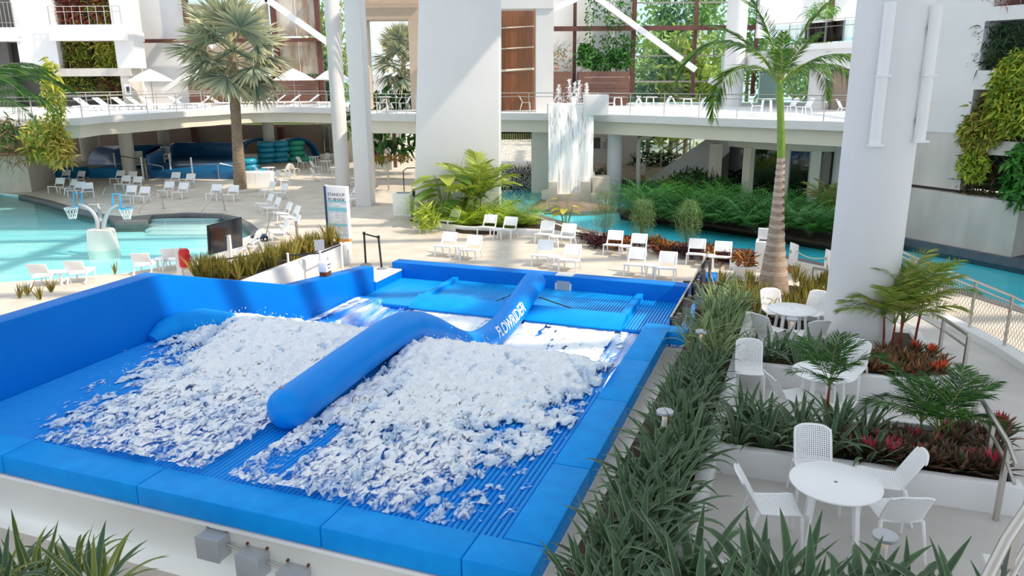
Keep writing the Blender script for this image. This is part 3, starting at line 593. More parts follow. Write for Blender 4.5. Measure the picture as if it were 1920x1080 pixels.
# spray: drops thrown up along the crest
lb=LB(); Nd=5200; dn=rng.uniform(-11.4,-3.3,Nd); du=rng.normal(11.6,.95,Nd); ok=(np.abs(dn-TN)>.45)&(du>8)&(du<14.5); dn,du=dn[ok],du[ok]
hz=prof(du)+.12*np.exp(-((du-12.3)/1.0)**2)+np.abs(rng.normal(0,.10,len(dn)))+.05; sz=rng.uniform(.006,.020,len(dn)); d_=rng.normal(0,1,(len(dn),3))
lb.blades(np.stack([dn,du,hz],-1),d_,sz*2.4,sz*1.3,k=2,col=(.93,.95,.99)); lb.blades(np.stack([dn,du,hz],-1),d_[:,[1,2,0]],sz*2.4,sz*1.3,k=2,col=(.93,.95,.99))
tag(lb.obj('spray',None,'foam',rz=RA),'fine white drops thrown up above the foam of the ride','water',kind='stuff')
# thin clear sheet of water
mb=MB(); nn=np.linspace(NL+.01,NR,60); uu=np.linspace(12.6,19.3,70); N_,U_=np.meshgrid(nn,uu); Zs=prof(U_)+.035; Zs=np.where((N_<-11.4)&(U_>15.2),np.maximum(Zs,-.19),Zs)
idx=np.arange(N_.size).reshape(N_.shape); mb.v=[tuple(r) for r in np.stack([N_,U_,Zs],-1).reshape(-1,3)]; mb.f=[tuple(r) for r in np.stack([idx[:-1,:-1],idx[:-1,1:],idx[1:,1:],idx[1:,:-1]],-1).reshape(-1,4)]
o=build('water_sheet',mb,'ride_film',None,rz=RA,fix=False); tag(o,'thin streaked sheet of water racing down from the nozzle','water',kind='stuff')
# ---- boxes on the outer wall, speaker, small sign
for i,(n,z,lab) in enumerate(((-6.62,.62,'grey wiring box on the white tank wall, nearest the corner plants'),(-6.02,.50,'middle grey wiring box of three on the white tank wall'),(-5.42,.40,'last grey wiring box, lowest in the row on the white tank wall'))):
    t=thing('junction_box',lab,'box',R(n,6.86,z),RA,'wiring boxes on the tank wall')
    mb=MB(); mb.bb((-.17,-.22,-.30),(.17,0,0)); build('body',mb,'zinc',t,bevel=.008); mb=MB(); mb.bb((-.18,-.235,-.31),(.18,-.22,.01)); build('cover',mb,'zinc',t,bevel=.004)
    for x in (-.15,.15): mb=MB(); mb.cyl((x,.0,.03),(x,-.03,.03),.018); build('rusty_bolt',mb,'rust',t)
    mb=MB(); mb.cyl((.17,-.08,-.12),(.45,-.08,-.17),.018); build('conduit_pipe',mb,'steel',t)
t=thing('monitor_speaker','white wedge loudspeaker standing on the grating by the blue back wall','speaker',R(-6.18+.0,21.95,-.3),RA)
p=P(1059,546,-.3); t.location=p
mb=MB(); mb.add([(-.26,-.22,0),(.26,-.22,0),(.26,.22,0),(-.26,.22,0),(-.28,-.14,.55),(.28,-.14,.55),(.28,.22,.55),(-.28,.22,.55)],[(3,2,1,0),(4,5,6,7),(0,1,5,4),(1,2,6,5),(2,3,7,6),(3,0,4,7)]); build('body',mb,'white',t,bevel=.015)
mb=MB(); mb.add([(-.20,-.222,.05),(.20,-.222,.05),(.22,-.158,.49),(-.22,-.158,.49)],[(0,1,2,3)]); build('front_panel',mb,'zinc',t,fix=False)
t=thing('small_sign','small white sign block on a brown foot, on top of the ride wall','sign',R(NL-.22,18.2,.735),RA+.1)
mb=MB(); mb.bb((-.11,-.14,.0),(.11,.14,.14)); build('foot',mb,'rust',t); mb=MB(); mb.bb((-.13,-.17,.14),(.13,.17,.42)); build('block',mb,'white',t,bevel=.01)
mb=MB(); 
for y0,y1,z in ((-.1,.1,.34),(-.07,-.01,.24),(.03,.08,.24)): mb.bb((.131,y0,z-.015),(.134,y1,z+.015))
build('print',mb,'print_dark',t)
# ================================================================ furniture
def lounge_proto(first):
    t=thing('lounge_chair',first,'chair',(0,0,0),0,'white low lounge chairs')
    mb=MB(); mb.add([(-.31,-.33,.36),(.31,-.33,.36),(.29,.24,.29),(-.29,.24,.29),(-.31,-.33,.40),(.31,-.33,.40),(.29,.24,.33),(-.29,.24,.33)],[(3,2,1,0),(4,5,6,7),(0,1,5,4),(1,2,6,5),(2,3,7,6),(3,0,4,7)]); build('seat',mb,'plastic',t)
    def bk(z0,z1,y0,y1): m=MB(); m.add([(-.28,y0,z0),(.28,y0,z0),(.28,y0+.03,z0),(-.28,y0+.03,z0),(-.28,y1,z1),(.28,y1,z1),(.28,y1+.03,z1),(-.28,y1+.03,z1)],[(3,2,1,0),(4,5,6,7),(0,1,5,4),(1,2,6,5),(2,3,7,6),(3,0,4,7)]); return m
    build('backrest',bk(.45,.78,.30,.44),'plastic',t,bevel=.008)
    for s in (-1,1):
        mb=MB(); mb.bar((s*.29,-.30,0),(s*.28,-.27,.38),.045,.03); build('leg',mb,'plastic',t)
        mb=MB(); mb.bar((s*.28,.40,0),(s*.27,.21,.35),.045,.03); mb.bar((s*.27,.22,.32),(s*.27,.43,.74),.04,.03); build('leg',mb,'plastic',t)
    return t
def side_proto(first):
    t=thing('side_table',first,'table',(0,0,0),0,'small round white side tables')
    mb=MB(); mb.lathe([(.0,.40),(.21,.40),(.225,.41),(.225,.425),(.21,.435),(0,.435)],20); build('top',mb,'plastic',t)
    for k in range(3):
        a=k*2.094+.5; mb=MB(); mb.bar((.19*math.cos(a),.19*math.sin(a),0),(.13*math.cos(a),.13*math.sin(a),.41),.035); build('leg',mb,'plastic',t)
    return t
D=math.radians
LC=[ # px,py of the middle of the feet, facing angle, label
(836,479,-20,'white lounge chair, left of the pair behind the left end of the blue back wall'),(883,486,-20,'white lounge chair, right of the pair behind the left end of the blue back wall'),
(1017,497,-20,'white lounge chair, left of the pair behind the white wedge speaker'),(1068,506,-20,'white lounge chair, right of the pair behind the white wedge speaker'),
(1190,515,-20,'white lounge chair, left of the pair at the right end of the blue back wall'),(1248,522,-20,'white lounge chair, right of the pair at the right end of the blue back wall'),
(819,421,-48,'white lounge chair beside the black post at the wide pier, farther of two'),(842,429,-48,'white lounge chair under the broad-leaved plants, nearer of two by the pier'),
(913,441,-24,'white lounge chair, left of the pair in front of the lime-green ferns'),(951,446,-24,'white lounge chair, right of the pair in front of the lime-green ferns'),
(1021,455,-22,'white lounge chair, left of the pair below the yellow-leaved plant'),(1061,461,-22,'white lounge chair, right of the pair below the yellow-leaved plant'),
(1149,476,-20,'white lounge chair, left of the pair between two wispy bamboos'),(1194,483,-20,'white lounge chair, right of the pair between two wispy bamboos'),
(1304,494,-18,'white lounge chair, left of the pair at the end of the croton bed'),(1353,500,-18,'white lounge chair, right of the pair at the end of the croton bed'),
(88,534,184,'white lounge chair with its back turned, left one at the near pool edge'),(155,528,184,'white lounge chair with its back turned, right one at the near pool edge'),
(276,512,184,'white lounge chair behind the corner of the blue wall, left of a pair'),(330,503,184,'white lounge chair beside the red rescue bag'),
(470,468,-97,'white lounge chair at the right edge of the black screen'),(444,484,-97,'white lounge chair partly hidden under the black screen'),(470,500,-97,'white lounge chair nearest the striped plants below the screen'),
(522,450,-60,'white lounge chair next to the blue hand cart, nearest of the left-facing row'),(543,440,-60,'white lounge chair tucked behind the nearest one of the left-facing row'),
(529,413,-57,'white lounge chair third in the left-facing row behind the cart'),(543,421,-57,'white lounge chair in the left-facing row just behind the cart chairs'),
(496,395,-52,'white lounge chair, farther of the two midway in the left-facing row'),(509,403,-52,'white lounge chair, nearer of the two midway in the left-facing row'),
(501,369,-45,'white lounge chair, left of the pair in front of the shaggy palm planter'),(524,373,-45,'white lounge chair, right of the pair in front of the shaggy palm planter'),
(512,345,-45,'white lounge chair, left of the rear pair near the square cafe table'),(531,348,-45,'white lounge chair, right of the rear pair near the square cafe table'),
(119,344,-12,'white lounge chair in front of the left blue mat'),(146,346,-20,'white lounge chair between the two blue mats'),
(107,361,-12,'white lounge chair at the far left end of the pool deck'),(128,364,-38,'second white lounge chair from the left end of the pool deck'),
(144,369,-12,'white lounge chair behind the left hoop, seat toward the water'),(166,371,25,'white lounge chair seen side on, right of the left hoop frame'),
(221,345,-12,'white lounge chair in front of the right blue mat'),(244,347,-12,'white lounge chair at the foot of the lifeguard stand'),
(231,356,-12,'white lounge chair in the middle row behind the right hoop'),(253,358,-12,'white lounge chair right in the middle row behind the right hoop'),
(242,378,-8,'white lounge chair in the front row just right of the right hoop'),(267,380,-8,'white lounge chair beside the left pool handrail'),
(325,349,-12,'white lounge chair by the post in front of the blue slide run'),(353,352,-12,'white lounge chair by the tall post before the blue slide run'),
(312,369,-12,'white lounge chair, left one between the two pool handrails'),(339,372,-12,'white lounge chair, right one between the two pool handrails'),
(402,375,-8,'white lounge chair at the right pool handrail'),(434,377,-8,'white lounge chair at the foot of the shaggy palm'),
(655,379,-60,'white lounge chair behind the tall sign, farther of two'),(665,385,-60,'white lounge chair behind the tall sign, nearer of two')]
lp=None
for i,(x,y,a,lab) in enumerate(LC):
    p=P(x,y,0)
    if lp is None: lp=lounge_proto(lab); lp.location=p; lp.rotation_euler=(0,0,D(a))
    else: dup(lp,p,D(a),lab)
ST=[(861,483,'side table between the chairs behind the left end of the blue back wall'),(1042,504,'side table between the chairs behind the white wedge speaker'),(1221,521,'side table between the chairs at the right end of the blue back wall'),
(933,449,'side table between the chairs in front of the lime-green ferns'),(1042,463,'side table between the chairs below the yellow-leaved plant'),(1172,483,'side table between the chairs between two bamboos'),(1329,502,'side table between the chairs at the end of the croton bed'),
(121,533,'side table between the two chairs at the near pool edge'),(305,507,'side table left of the red rescue bag')]
sp=None
for x,y,lab in ST:
    lab='small white '+lab
    if sp is None: sp=side_proto(lab); sp.location=P(x,y,0)
    else: dup(sp,P(x,y,0),random.random(),lab)
# ---- perforated patio chairs and round tables of the terrace
def shell(f,nu,nv,thick=.012,hole=True):
    mb=MB(); idx={}
    def vid(u,v):
        k=(round(u,5),round(v,5))
        if k not in idx: idx[k]=len(mb.v); mb.v.append(tuple(f(u,v)))
        return idx[k]
    for i in range(nu):
        for j in range(nv):
            a,b=i/nu,(i+1)/nu; c,d=j/nv,(j+1)/nv
            if not hole or i in(0,nu-1) or j in (0,nv-1): mb.f.append((vid(a,c),vid(b,c),vid(b,d),vid(a,d))); continue
            m=.26; a2,b2=a+(b-a)*m,b-(b-a)*m; c2,d2=c+(d-c)*m,d-(d-c)*m
            O=[vid(a,c),vid(b,c),vid(b,d),vid(a,d)]; I=[vid(a2,c2),vid(b2,c2),vid(b2,d2),vid(a2,d2)]
            for q in range(4): mb.f.append((O[q],O[(q+1)%4],I[(q+1)%4],I[q]))
    return mb
def solid(o,t):
    m=o.modifiers.new('thickness','SOLIDIFY'); m.thickness=t; m.offset=0; return o
def patio_chair(lab,hole=True):
    t=thing('patio_chair',lab,'chair',(0,0,0),0,'white perforated patio chairs')
    def fs(u,v): x=(u-.5)*.46*(1-.06*v); y=-.24+.46*v; return (x,y,.455-.012*math.sin(v*3.1)-.02*v-.02*max(0,.12-v)*8+.015*(2*u-1)**2)
    def fb(u,v):
        w=.44*(1-.10*max(0,v-.75)*4*.5) ; x=(u-.5)*w; return (x,.215+.20*v-.05*(2*u-1)**2*.8+.02*v*v,.44+.40*v-(.05*(abs(2*u-1)**4) if v>.9 else 0))
    n=18 if hole else 4
    solid(build('seat',shell(fs,n,n,hole=hole),'plastic',t,fix=False),.014); solid(build('backrest',shell(fb,n,n+1,hole=hole),'plastic',t,fix=False),.014)
    for s in (-1,1):
        mb=MB(); mb.tube([(s*.225,-.23,.44),(s*.235,-.245,.25),(s*.245,-.26,0)],[.022,.019,.014],8); build('leg',mb,'plastic',t)
        mb=MB(); mb.tube([(s*.21,.21,.45),(s*.225,.27,.25),(s*.24,.33,0)],[.024,.02,.014],8); build('leg',mb,'plastic',t)
    return t
def round_table(lab,r=.46,name='patio_table'):
    t=thing(name,lab,'table',(0,0,0),0,'round white patio tables')
    mb=MB(); mb.lathe([(.022,.722),(r-.01,.722),(r,.73),(r,.742),(r-.01,.748),(.022,.748),(.022,.722)],48); build('tabletop',mb,'tabletop',t); mb=MB(); mb.lathe([(0,.726),(.022,.726),(.022,.735),(0,.735)],14); build('hole_cap',mb,'black',t)
    mb=MB(); mb.box((0,0,.70),(r*1.1,.05,.035)); mb.box((0,0,.70),(.05,r*1.1,.035)); build('underframe',mb,'plastic',t)
    for k in range(4):
        a=k*math.pi/2+.4; c,s=math.cos(a),math.sin(a); mb=MB(); mb.bar((c*r*.62,s*r*.62,.71),(c*r*.8,s*r*.8,0),.06,.035,up=(c,s,.2)); build('leg',mb,'plastic',t)
    return t
TB=[((1567,903),'large near round white table with a dark centre hole on the lowest patio in view'),((1546,696),'round white table behind the red-stemmed palm, second patio'),((1485,579),'round white table in front of the striped plants by the palm trunk')]
tcs=[]
tp=None
for (x,y),lab in TB:
    p=T(x,y,.748); tcs.append(p)
    if tp is None: tp=round_table(lab); tp.location=p
    else: dup(tp,p,.3,lab)
PC=[(1452,945,-1,'white perforated chair at the left side of the large near table'),(1530,880,-1,'white perforated chair behind the large near table, against the planter wall'),(1652,897,(-.95,.30),'white perforated chair seen from the side, right of the large near table'),(1674,955,(.05,.99),'white perforated chair with its back to the viewer, front right of the large near table'),
(1404,692,(-.25,-.97),'single white perforated chair with its back against the planter, facing the viewer'),(1486,742,(1,.12),'white chair seen edge-on behind tall strap leaves, left of the second table'),(1596,765,(-.35,.94),'white perforated chair with back to the viewer, right of the second table'),(1592,690,-2,'white chair on the far side of the second table near the big column'),
(1452,583,-3,'white chair at the back left of the table by the palm trunk'),(1522,586,-3,'white chair at the back right of the table by the palm trunk'),(1443,617,-3,'white chair at the front left of the table by the palm trunk'),(1516,625,-3,'white chair at the front right of the table by the palm trunk')]
cp=None
for x,y,k,lab in PC:
    p=T(x,y,.45)
    if isinstance(k,tuple): d=Vector(k)
    else: d=(tcs[-k-1]-p).to_2d()
    a=math.atan2(d.x,-d.y)
    if cp is None: cp=patio_chair(lab); cp.location=p; cp.rotation_euler=(0,0,a)
    else: dup(cp,p,a,lab)
# ---- light chairs and tables far off share one plainer build
far=None
def far_chair(p,a,lab,g):
    global far
    if far is None:
        far=patio_chair(lab,False); far.location=p; far.rotation_euler=(0,0,a); far['group']=g; return far
    return dup(far,p,a,lab,g)
ft=None
def far_table(p,lab,g,rz=.2):
    global ft
    if ft is None: ft=round_table(lab,.42); ft.location=p; ft['group']=g; return ft
    return dup(ft,p,rz,lab,g)
g='cafe tables under the pool terrace'; gc='cafe chairs under the pool terrace'
CT=[(505,336,'square-cornered cafe table nearest the blue tubes'),(632,336,'cafe table nearest the tall round pillar'),(612,322,'cafe table behind the one nearest the round pillar'),(590,313,'cafe table deepest under the terrace')]
for x,y,l in CT: far_table(P(x,y,0),'white '+l,g)
CC=[(535,331,-2.0,'white cafe chair right of the table nearest the blue tubes'),(493,338,1.6,'white cafe chair left of the table nearest the blue tubes'),(552,329,2.8,'white cafe chair standing apart, right of the blue tubes table'),(596,340,1.5,'white cafe chair at the left of the table nearest the tall round pillar'),(642,338,-1.6,'white cafe chair half hidden by the tall round pillar'),(594,325,1.4,'white cafe chair behind and left of the pillar table'),(627,322,-1.2,'white cafe chair right of the second cafe table'),(568,316,1.2,'white cafe chair left of the deepest cafe table'),(610,309,-.3,'white cafe chair at the deepest cafe table'),(640,305,-1.5,'white cafe chair by the turquoise window under the terrace')]
for x,y,a,l in CC: far_chair(P(x,y,0),a,l,gc)
# upper terrace right: tables with chairs behind the rail
g='tables on the upper terrace'; gc='chairs on the upper terrace'
UT=[(1009,205,'table in front of the timber screen'),(1158,207,'table right of the fountain'),(1218,207,'second table right of the fountain'),(1288,212,'table left of the hanging palm frond'),(1436,214,'table beside the royal palm crown'),(722,204,'table on the small balcony between the piers')]
for x,y,l in UT: far_table(P(x,y,DZ),'white upper-terrace '+l,g)
UC_=[(986,207,1.5,'left chair at the table in front of the timber screen'),(1031,207,-1.5,'right chair at the table in front of the timber screen'),(1144,209,1.5,'left chair at the table right of the fountain'),(1185,210,-1.5,'right chair at the table right of the fountain'),(1208,209,1.2,'left chair at the second table right of the fountain'),(1243,210,-1.4,'right chair at the second table right of the fountain'),(1274,214,1.5,'left chair at the table left of the hanging frond'),(1305,215,-1.5,'right chair at the table left of the hanging frond'),(1418,216,1.3,'chair left of the royal palm shaft'),(1478,217,-1.3,'chair right of the royal palm shaft'),(1506,219,-1.3,'second chair right of the royal palm shaft'),(1583,222,1.5,'chair right behind the big column edge'),(702,206,1.5,'left chair on the small balcony'),(742,207,-1.4,'right chair on the small balcony'),(758,208,-1.2,'far right chair on the small balcony')]
for x,y,a,l in UC_: far_chair(P(x,y,DZ),a,'white upper-terrace '+l,gc)
# ---- sun loungers on the upper terrace, left
def lounger(lab):
    t=thing('sun_lounger',lab,'sun lounger',(0,0,0),0,'sun loungers on the upper terrace')
    mb=MB()
    for s in (-1,1): mb.bar((s*.32,-.95,.30),(s*.32,.95,.30),.05)
    mb.bar((-.32,-.95,.30),(.32,-.95,.30),.05); mb.bar((-.32,.95,.30),(.32,.95,.30),.05); build('frame',mb,'plastic',t)
    mb=MB(); mb.box((0,-.35,.335),(.60,1.15,.04)); build('bed',mb,'plastic',t); mb=MB(); mb.box((0,.53,.53),(.60,.85,.04),rx=.62); build('backrest',mb,'plastic',t)
    for x in (-.3,.3):
        for y in (-.8,.8): mb=MB(); mb.bar((x,y,0),(x,y,.3),.05); build('leg',mb,'plastic',t)
    return t
UL=[(170,208,1.4,'by the red-leaved wall corner'),(205,207,1.4,'second from the planted wall'),(240,206,1.4,'below the planted wall edge'),(268,205.5,1.5,'left under the large parasol'),(292,205,1.5,'under the parasol pole'),(316,204.5,-1.4,'right under the large parasol'),(345,203.5,1.5,'left of the shaggy palm fronds'),(372,203,-1.4,'left of the palm trunk'),(416,202,1.5,'just left of the palm trunk'),(470,200,-1.2,'just right of the palm trunk'),(490,200,-1.2,'second right of the palm trunk'),(512,200,-1.2,'third right of the palm trunk'),(540,200,-1.1,'with raised back in the middle of the rail'),(575,200,-1.1,'with raised back right of the middle rail posts'),(622,200.5,-1.3,'beside the tall round pillar')]
lz=None
for x,y,a,l in UL:
    lab='white sun lounger on the upper terrace '+l; p=P(x,y,DZ)
    if lz is None: lz=lounger(lab); lz.location=p; lz.rotation_euler=(0,0,a)
    else: dup(lz,p,a,lab)
# ---- parasols
def parasol(px,py,Y,w,lab):
    a=V(px,py,Y); t=thing('parasol',lab,'parasol',(a.x,Y,DZ),0,'white parasols on the upper terrace'); h=a.z-DZ
    mb=MB(); mb.cyl((0,0,0),(0,0,h-.02),.03); build('pole',mb,'steel_dull',t); mb=MB(); mb.lathe([(0,h),(w*.5,h-.35),(w,h-.78),(w,h-.84),(0,h-.5)],8); build('canopy',mb,'umbrella',t,smooth=False)
    mb=MB(); mb.box((0,0,.05),(.6,.6,.1)); build('base',mb,'white',t)
parasol(280,129,56.5,1.55,'white parasol above loungers beside the planted wall'); parasol(549,128,58,1.5,'white parasol half hidden behind the shaggy palm crown'); parasol(622,127,57.5,1.3,'white parasol beside the tall round pillar'); parasol(372,128,58.5,1.3,'white parasol behind the left fronds of the shaggy palm')
# ---- railings
def railing(pts,lab,z=None,h=1.05,posts=None,mids=(.86,),r=.025,name='railing',mesh=False,m='steel'):
    t=thing(name,lab,'railing',(0,0,0)); f=z if callable(z) else (lambda x,y:z)
    pt=[Vector((p[0],p[1],f(p[0],p[1]))) for p in pts]
    for hh in (h,)+tuple(mids): mb=MB(); mb.tube([p+Vector((0,0,hh)) for p in pt],r if hh==h else r*.75,6); build('rail' if hh<h else 'handrail',mb,m,t)
    L=[0]
    for a,b in zip(pt,pt[1:]): L.append(L[-1]+(b-a).length)
    n=posts or max(2,int(L[-1]/1.7))
    for k in range(n+1):
        d=min(L[-1]*.999,max(.01,L[-1]*k/n)); i=max(j for j in range(len(L)-1) if L[j]<=d); q=pt[i].lerp(pt[i+1],(d-L[i])/(L[i+1]-L[i])); mb=MB(); mb.bar(q,q+Vector((0,0,h)),r*1.5); build('post',mb,m,t)
    if mesh:
        mb=MB()
        for k in range(int(L[-1]/.11)):
            for s in (0,1):
                q=[]
                for jj,d in ((s,k*.11),(1-s,k*.11+.55)):
                    d=min(L[-1]*.999,d); i=max(j for j in range(len(L)-1) if L[j]<=d); q.append(pt[i].lerp(pt[i+1],(d-L[i])/(L[i+1]-L[i]))+Vector((0,0,.06+.8*jj)))
                mb.bar(q[0],q[1],.005)
        build('wire_mesh',mb,'steel_dull',t,kind='stuff',fix=False,smooth=False)
    return t
def inset(e,d):
    e=[Vector(p) for p in e]; o=[]
    for i,p in enumerate(e): dd=(e[min(i+1,len(e)-1)]-e[max(i-1,0)]).normalized(); o.append(p+Vector((-dd.y,dd.x))*d)
    return o
railing(inset(edgeL,.15),'curved steel railing along the left upper terrace',DZ,posts=14)
railing(inset(edgeB,.15),'short steel railing of the small balcony between the piers',DZ,posts=6)
railing(inset(edgeR,.15),'long steel railing of the bridge in front of the fountain',DZ,posts=12)
railing([P(x,y,DZ) for x,y in [(118,204),(235,201),(320,200),(420,198.5)]],'second steel railing at the back of the left terrace',DZ,posts=7)
pb=[V(94,48,LBY-.5),V(150,48,LBY-.5),V(229,52,LBY-.5)]; railing(pb,'steel balcony railing in front of the red planted wall',pb[0].z,h=1.25,posts=9,mids=(.9,))
pb=[V(-60,62,LBY-.3),V(30,62,LBY-.3)]; railing(pb,'grey barred balcony railing at the far upper left',pb[0].z-.2,h=2.2,posts=12,m='steel_dull')
railing([(e[i].x,e[i].y) for i in range(len(e))],'glass and steel balustrade of the upper right balcony',zb+.2,h=1.2,posts=5)
mb=MB(); mb.ribbon([(v.x,v.y) for v in e],.03,zb+.3,zb+1.3); t=build('balcony_glass',mb,'rail_glass'); tag(t,'clear curved glass panels of the upper right balcony','glass')
cz_=[(x+.02,y) for x,y in curb_pts]
railing(cz_[:7],'long steel railing with wire mesh on the white river-side curb',lambda x,y:zt(y)+.14,h=.98,posts=6,mesh=True,r=.028)
nr=thing('stair_railing','thick steel stair rail in the lower right corner, closest to the viewer','railing',(0,0,0))
for nm,q,r_ in (('handrail',[(2060,700,5.6),(1985,850,4.75),(1925,955,4.3),(1885,1015,4.05),(1850,1085,3.8),(1800,1180,3.5)],.034),('rail',[(2060,780,5.7),(1985,925,4.8),(1925,1025,4.35),(1893,1085,4.1),(1850,1180,3.8)],.024)): mb=MB(); mb.tube([V(*c) for c in q],r_,10); build(nm,mb,'steel',nr)
for c in ((1985,850,4.75),(1905,985,4.17),(1866,1050,3.93)): v=V(*c); mb=MB(); mb.bar(v,(v.x,v.y,zt(v.y)),.045); build('post',mb,'steel',nr)
def hand(pts,tops,lab):
    t=thing('ramp_handrail',lab,'railing',(0,0,0)); hp=[Vector((x,y,zt(y)+.95)) for x,y in tops]
    mb=MB(); mb.tube(hp,.030,8); build('handrail',mb,'steel',t); mb=MB(); mb.tube([v-Vector((0,0,.20)) for v in hp],.02,8); build('rail',mb,'steel',t)
    for x,y in pts: mb=MB(); mb.bar((x,y,zt(y)),(x,y,zt(y)+.94),.05); build('post',mb,'steel',t)
hand([(7.62,13.0),(7.45,11.95)],[(7.7,14.2),(7.62,13.0),(7.45,11.95)],'steel ramp handrail beside the red bromeliads at the big column')
hand([(6.05,9.35),(5.72,8.45),(5.46,7.75)],[(6.12,9.6),(6.05,9.35),(5.72,8.45),(5.46,7.75),(5.2,7.2)],'steel ramp handrail at the end of the near bromeliad planter')
# ---- terrace planter walls (ride axes), each a low white wall
def tw(lab,pts,w=.17,h=.36,closed=False):
    mb=MB(); mb.ribbon([R(n,u) for n,u in pts],w,-.1,lambda x,y:zt(y)+h,closed); o=build('planter_wall',mb,'white_wall',bevel=.012); tag(o,lab,'planter')
def soil(pts,h=.28):
    mb=MB(); mb.prism([R(n,u) for n,u in pts],lambda x,y:zt(y)-.3,lambda x,y:zt(y)+h); o=struct('soil_bed',mb,'soil',smooth=False)
tw('low white planter wall running along the strap-leaved strip beside the ride',[(-.80,6.72),(-.80,16.9)]); soil([(-1.8,5.0),(-.86,5.0),(-.86,16.9),(-1.8,16.9)])
tw('low white planter wall across the front of the nearest patio',[(-.88,6.66),(2.9,6.62)]); soil([(-.86,4.9),(2.4,4.9),(2.4,6.6),(-.86,6.6)])
tw('white planter wall behind the nearest table, with bromeliads at its right end',[(-.72,9.42),(2.62,9.42),(2.62,11.1),(1.4,11.1),(1.4,10.75),(-.72,10.75)]); soil([(-.8,9.45),(2.6,9.45),(2.6,11.1),(1.4,11.1),(1.4,10.7),(-.8,10.7)])
tw('white planter wall under the second patio chairs, curving round the big column',[(-.72,13.05),(.85,13.02),(2.0,13.0),(2.3,13.3),(2.4,14.2),(2.3,16.2)]); tw('white planter wall facing the farthest table',[(-.72,14.0),(.55,14.0)]); soil([(-.8,13.1),(2.25,13.05),(2.35,14.2),(2.25,16.2),(.65,16.2),(.6,14.0),(-.8,14.0)])
tw('white low wall below the striped plants behind the farthest table',[(-.80,16.95),(.9,16.9)],h=.34)
mb=MB(); q=[R(-2.0,16.9),R(1.4,16.6),(9.0,18.4),(9.3,21.0),(7.3,22.6),(5.2,22.7),R(-2.0,21.6)]
mb.prism([Vector((p[0],p[1],0)) for p in q],-.1,lambda x,y:float(np.interp(y,[15,16.6,19,22],[1.2,1.15,.55,.18]))); struct('soil_bed',mb,'soil',smooth=False)
mb=MB(); mb.box((T(1852,1075,.3).x+.1,T(1852,1075,.3).y,zt(6)+.15),(.26,.26,.5),rz=RA); tag(build('white_block',mb,'white_wall',bevel=.02),'small white plinth by the nearest railing, lower right','plinth')
# ---- bollard lights
def bollard(p,lab):
    t=thing('bollard_light',lab,'light',p,0,'bollard lights in the planters')
    mb=MB(); mb.lathe([(0,.50),(.105,.50),(.11,.505),(.11,.535),(.105,.54),(0,.54)],24); build('cap',mb,'zinc',t); mb=MB(); mb.cyl((0,0,0),(0,0,.50),.035,n=14); build('pole',mb,'white',t); mb=MB(); mb.lathe([(0,.488),(.07,.488),(.07,.498),(0,.498)],16); build('lamp',mb,'lamp_glow',t)
    l=bpy.data.lights.new('bollard_glow','POINT'); l.energy=2.2; l.color=(1,.62,.28); l.shadow_soft_size=.04; lo=bpy.data.objects.new('bollard_glow',l); C.objects.link(lo); reg(lo,t); lo.location=(0,0,.44)
for (x,y),lab in (((1316,620),'bollard light among strap leaves at the corner of the blue rim'),((1247,770),'bollard light among strap leaves halfway along the white tank wall'),((1660,1002),'bollard light in the nearest planter below the perforated chair'),((1486,597),'bollard light seen under the farthest round table')):
    p=T(x,y,.82); bollard((p.x,p.y,p.z+.28),lab)
t=thing('garden_speaker','dark green dome speaker among plants left of the farthest table','speaker',T(1400,576,.3)+Vector((0,0,.28))); mb=MB(); mb.lathe([(.17,0),(.19,.1),(.18,.22),(.13,.31),(.05,.35),(0,.355)],20); build('dome',mb,'dome_green',t); mb=MB(); mb.lathe([(.2,0),(.2,.04),(.19,.04)],20); build('base_ring',mb,'black',t)
# ================================================================ pool props
bz=P(194,466,-.12); t=thing('basketball_stand','white pedestal in the pool with curved steel arms and two hoops','basketball hoop',(bz.x,bz.y,-.55))
k=bz.y*1.0/F*1.04
hgt=V(192,430,bz.y).z+.55
mb=MB(); mb.lathe([(0.60,0),(.56,.4),(.50,hgt-.06),(.46,hgt),(0,hgt+.02)],32); build('pedestal',mb,'foamstone',t)
def loc_(px,py,dy=0): v=V(px,py,bz.y+dy); return (v.x-bz.x,dy,v.z+.55)
def arc(a,b,c,n=12): a,b,c=Vector(a),Vector(b),Vector(c); return [a*(1-s)**2+b*2*s*(1-s)+c*s*s for s in [i/n for i in range(n+1)]]
for pts in (arc((-.1,0,hgt),loc_(184,392),loc_(148,383)),arc((.1,0,hgt),loc_(197,392),loc_(222,385)),arc((.02,.1,hgt),loc_(188,405,.2),loc_(184,383,.6))):
    mb=MB(); mb.tube(pts,[.085-.03*i/12 for i in range(13)],10); build('arm',mb,'zinc',t)
mb=MB(); mb.tube([loc_(148,384),loc_(184,383,.6),loc_(222,385)],.02,6); build('tie_bar',mb,'zinc',t)
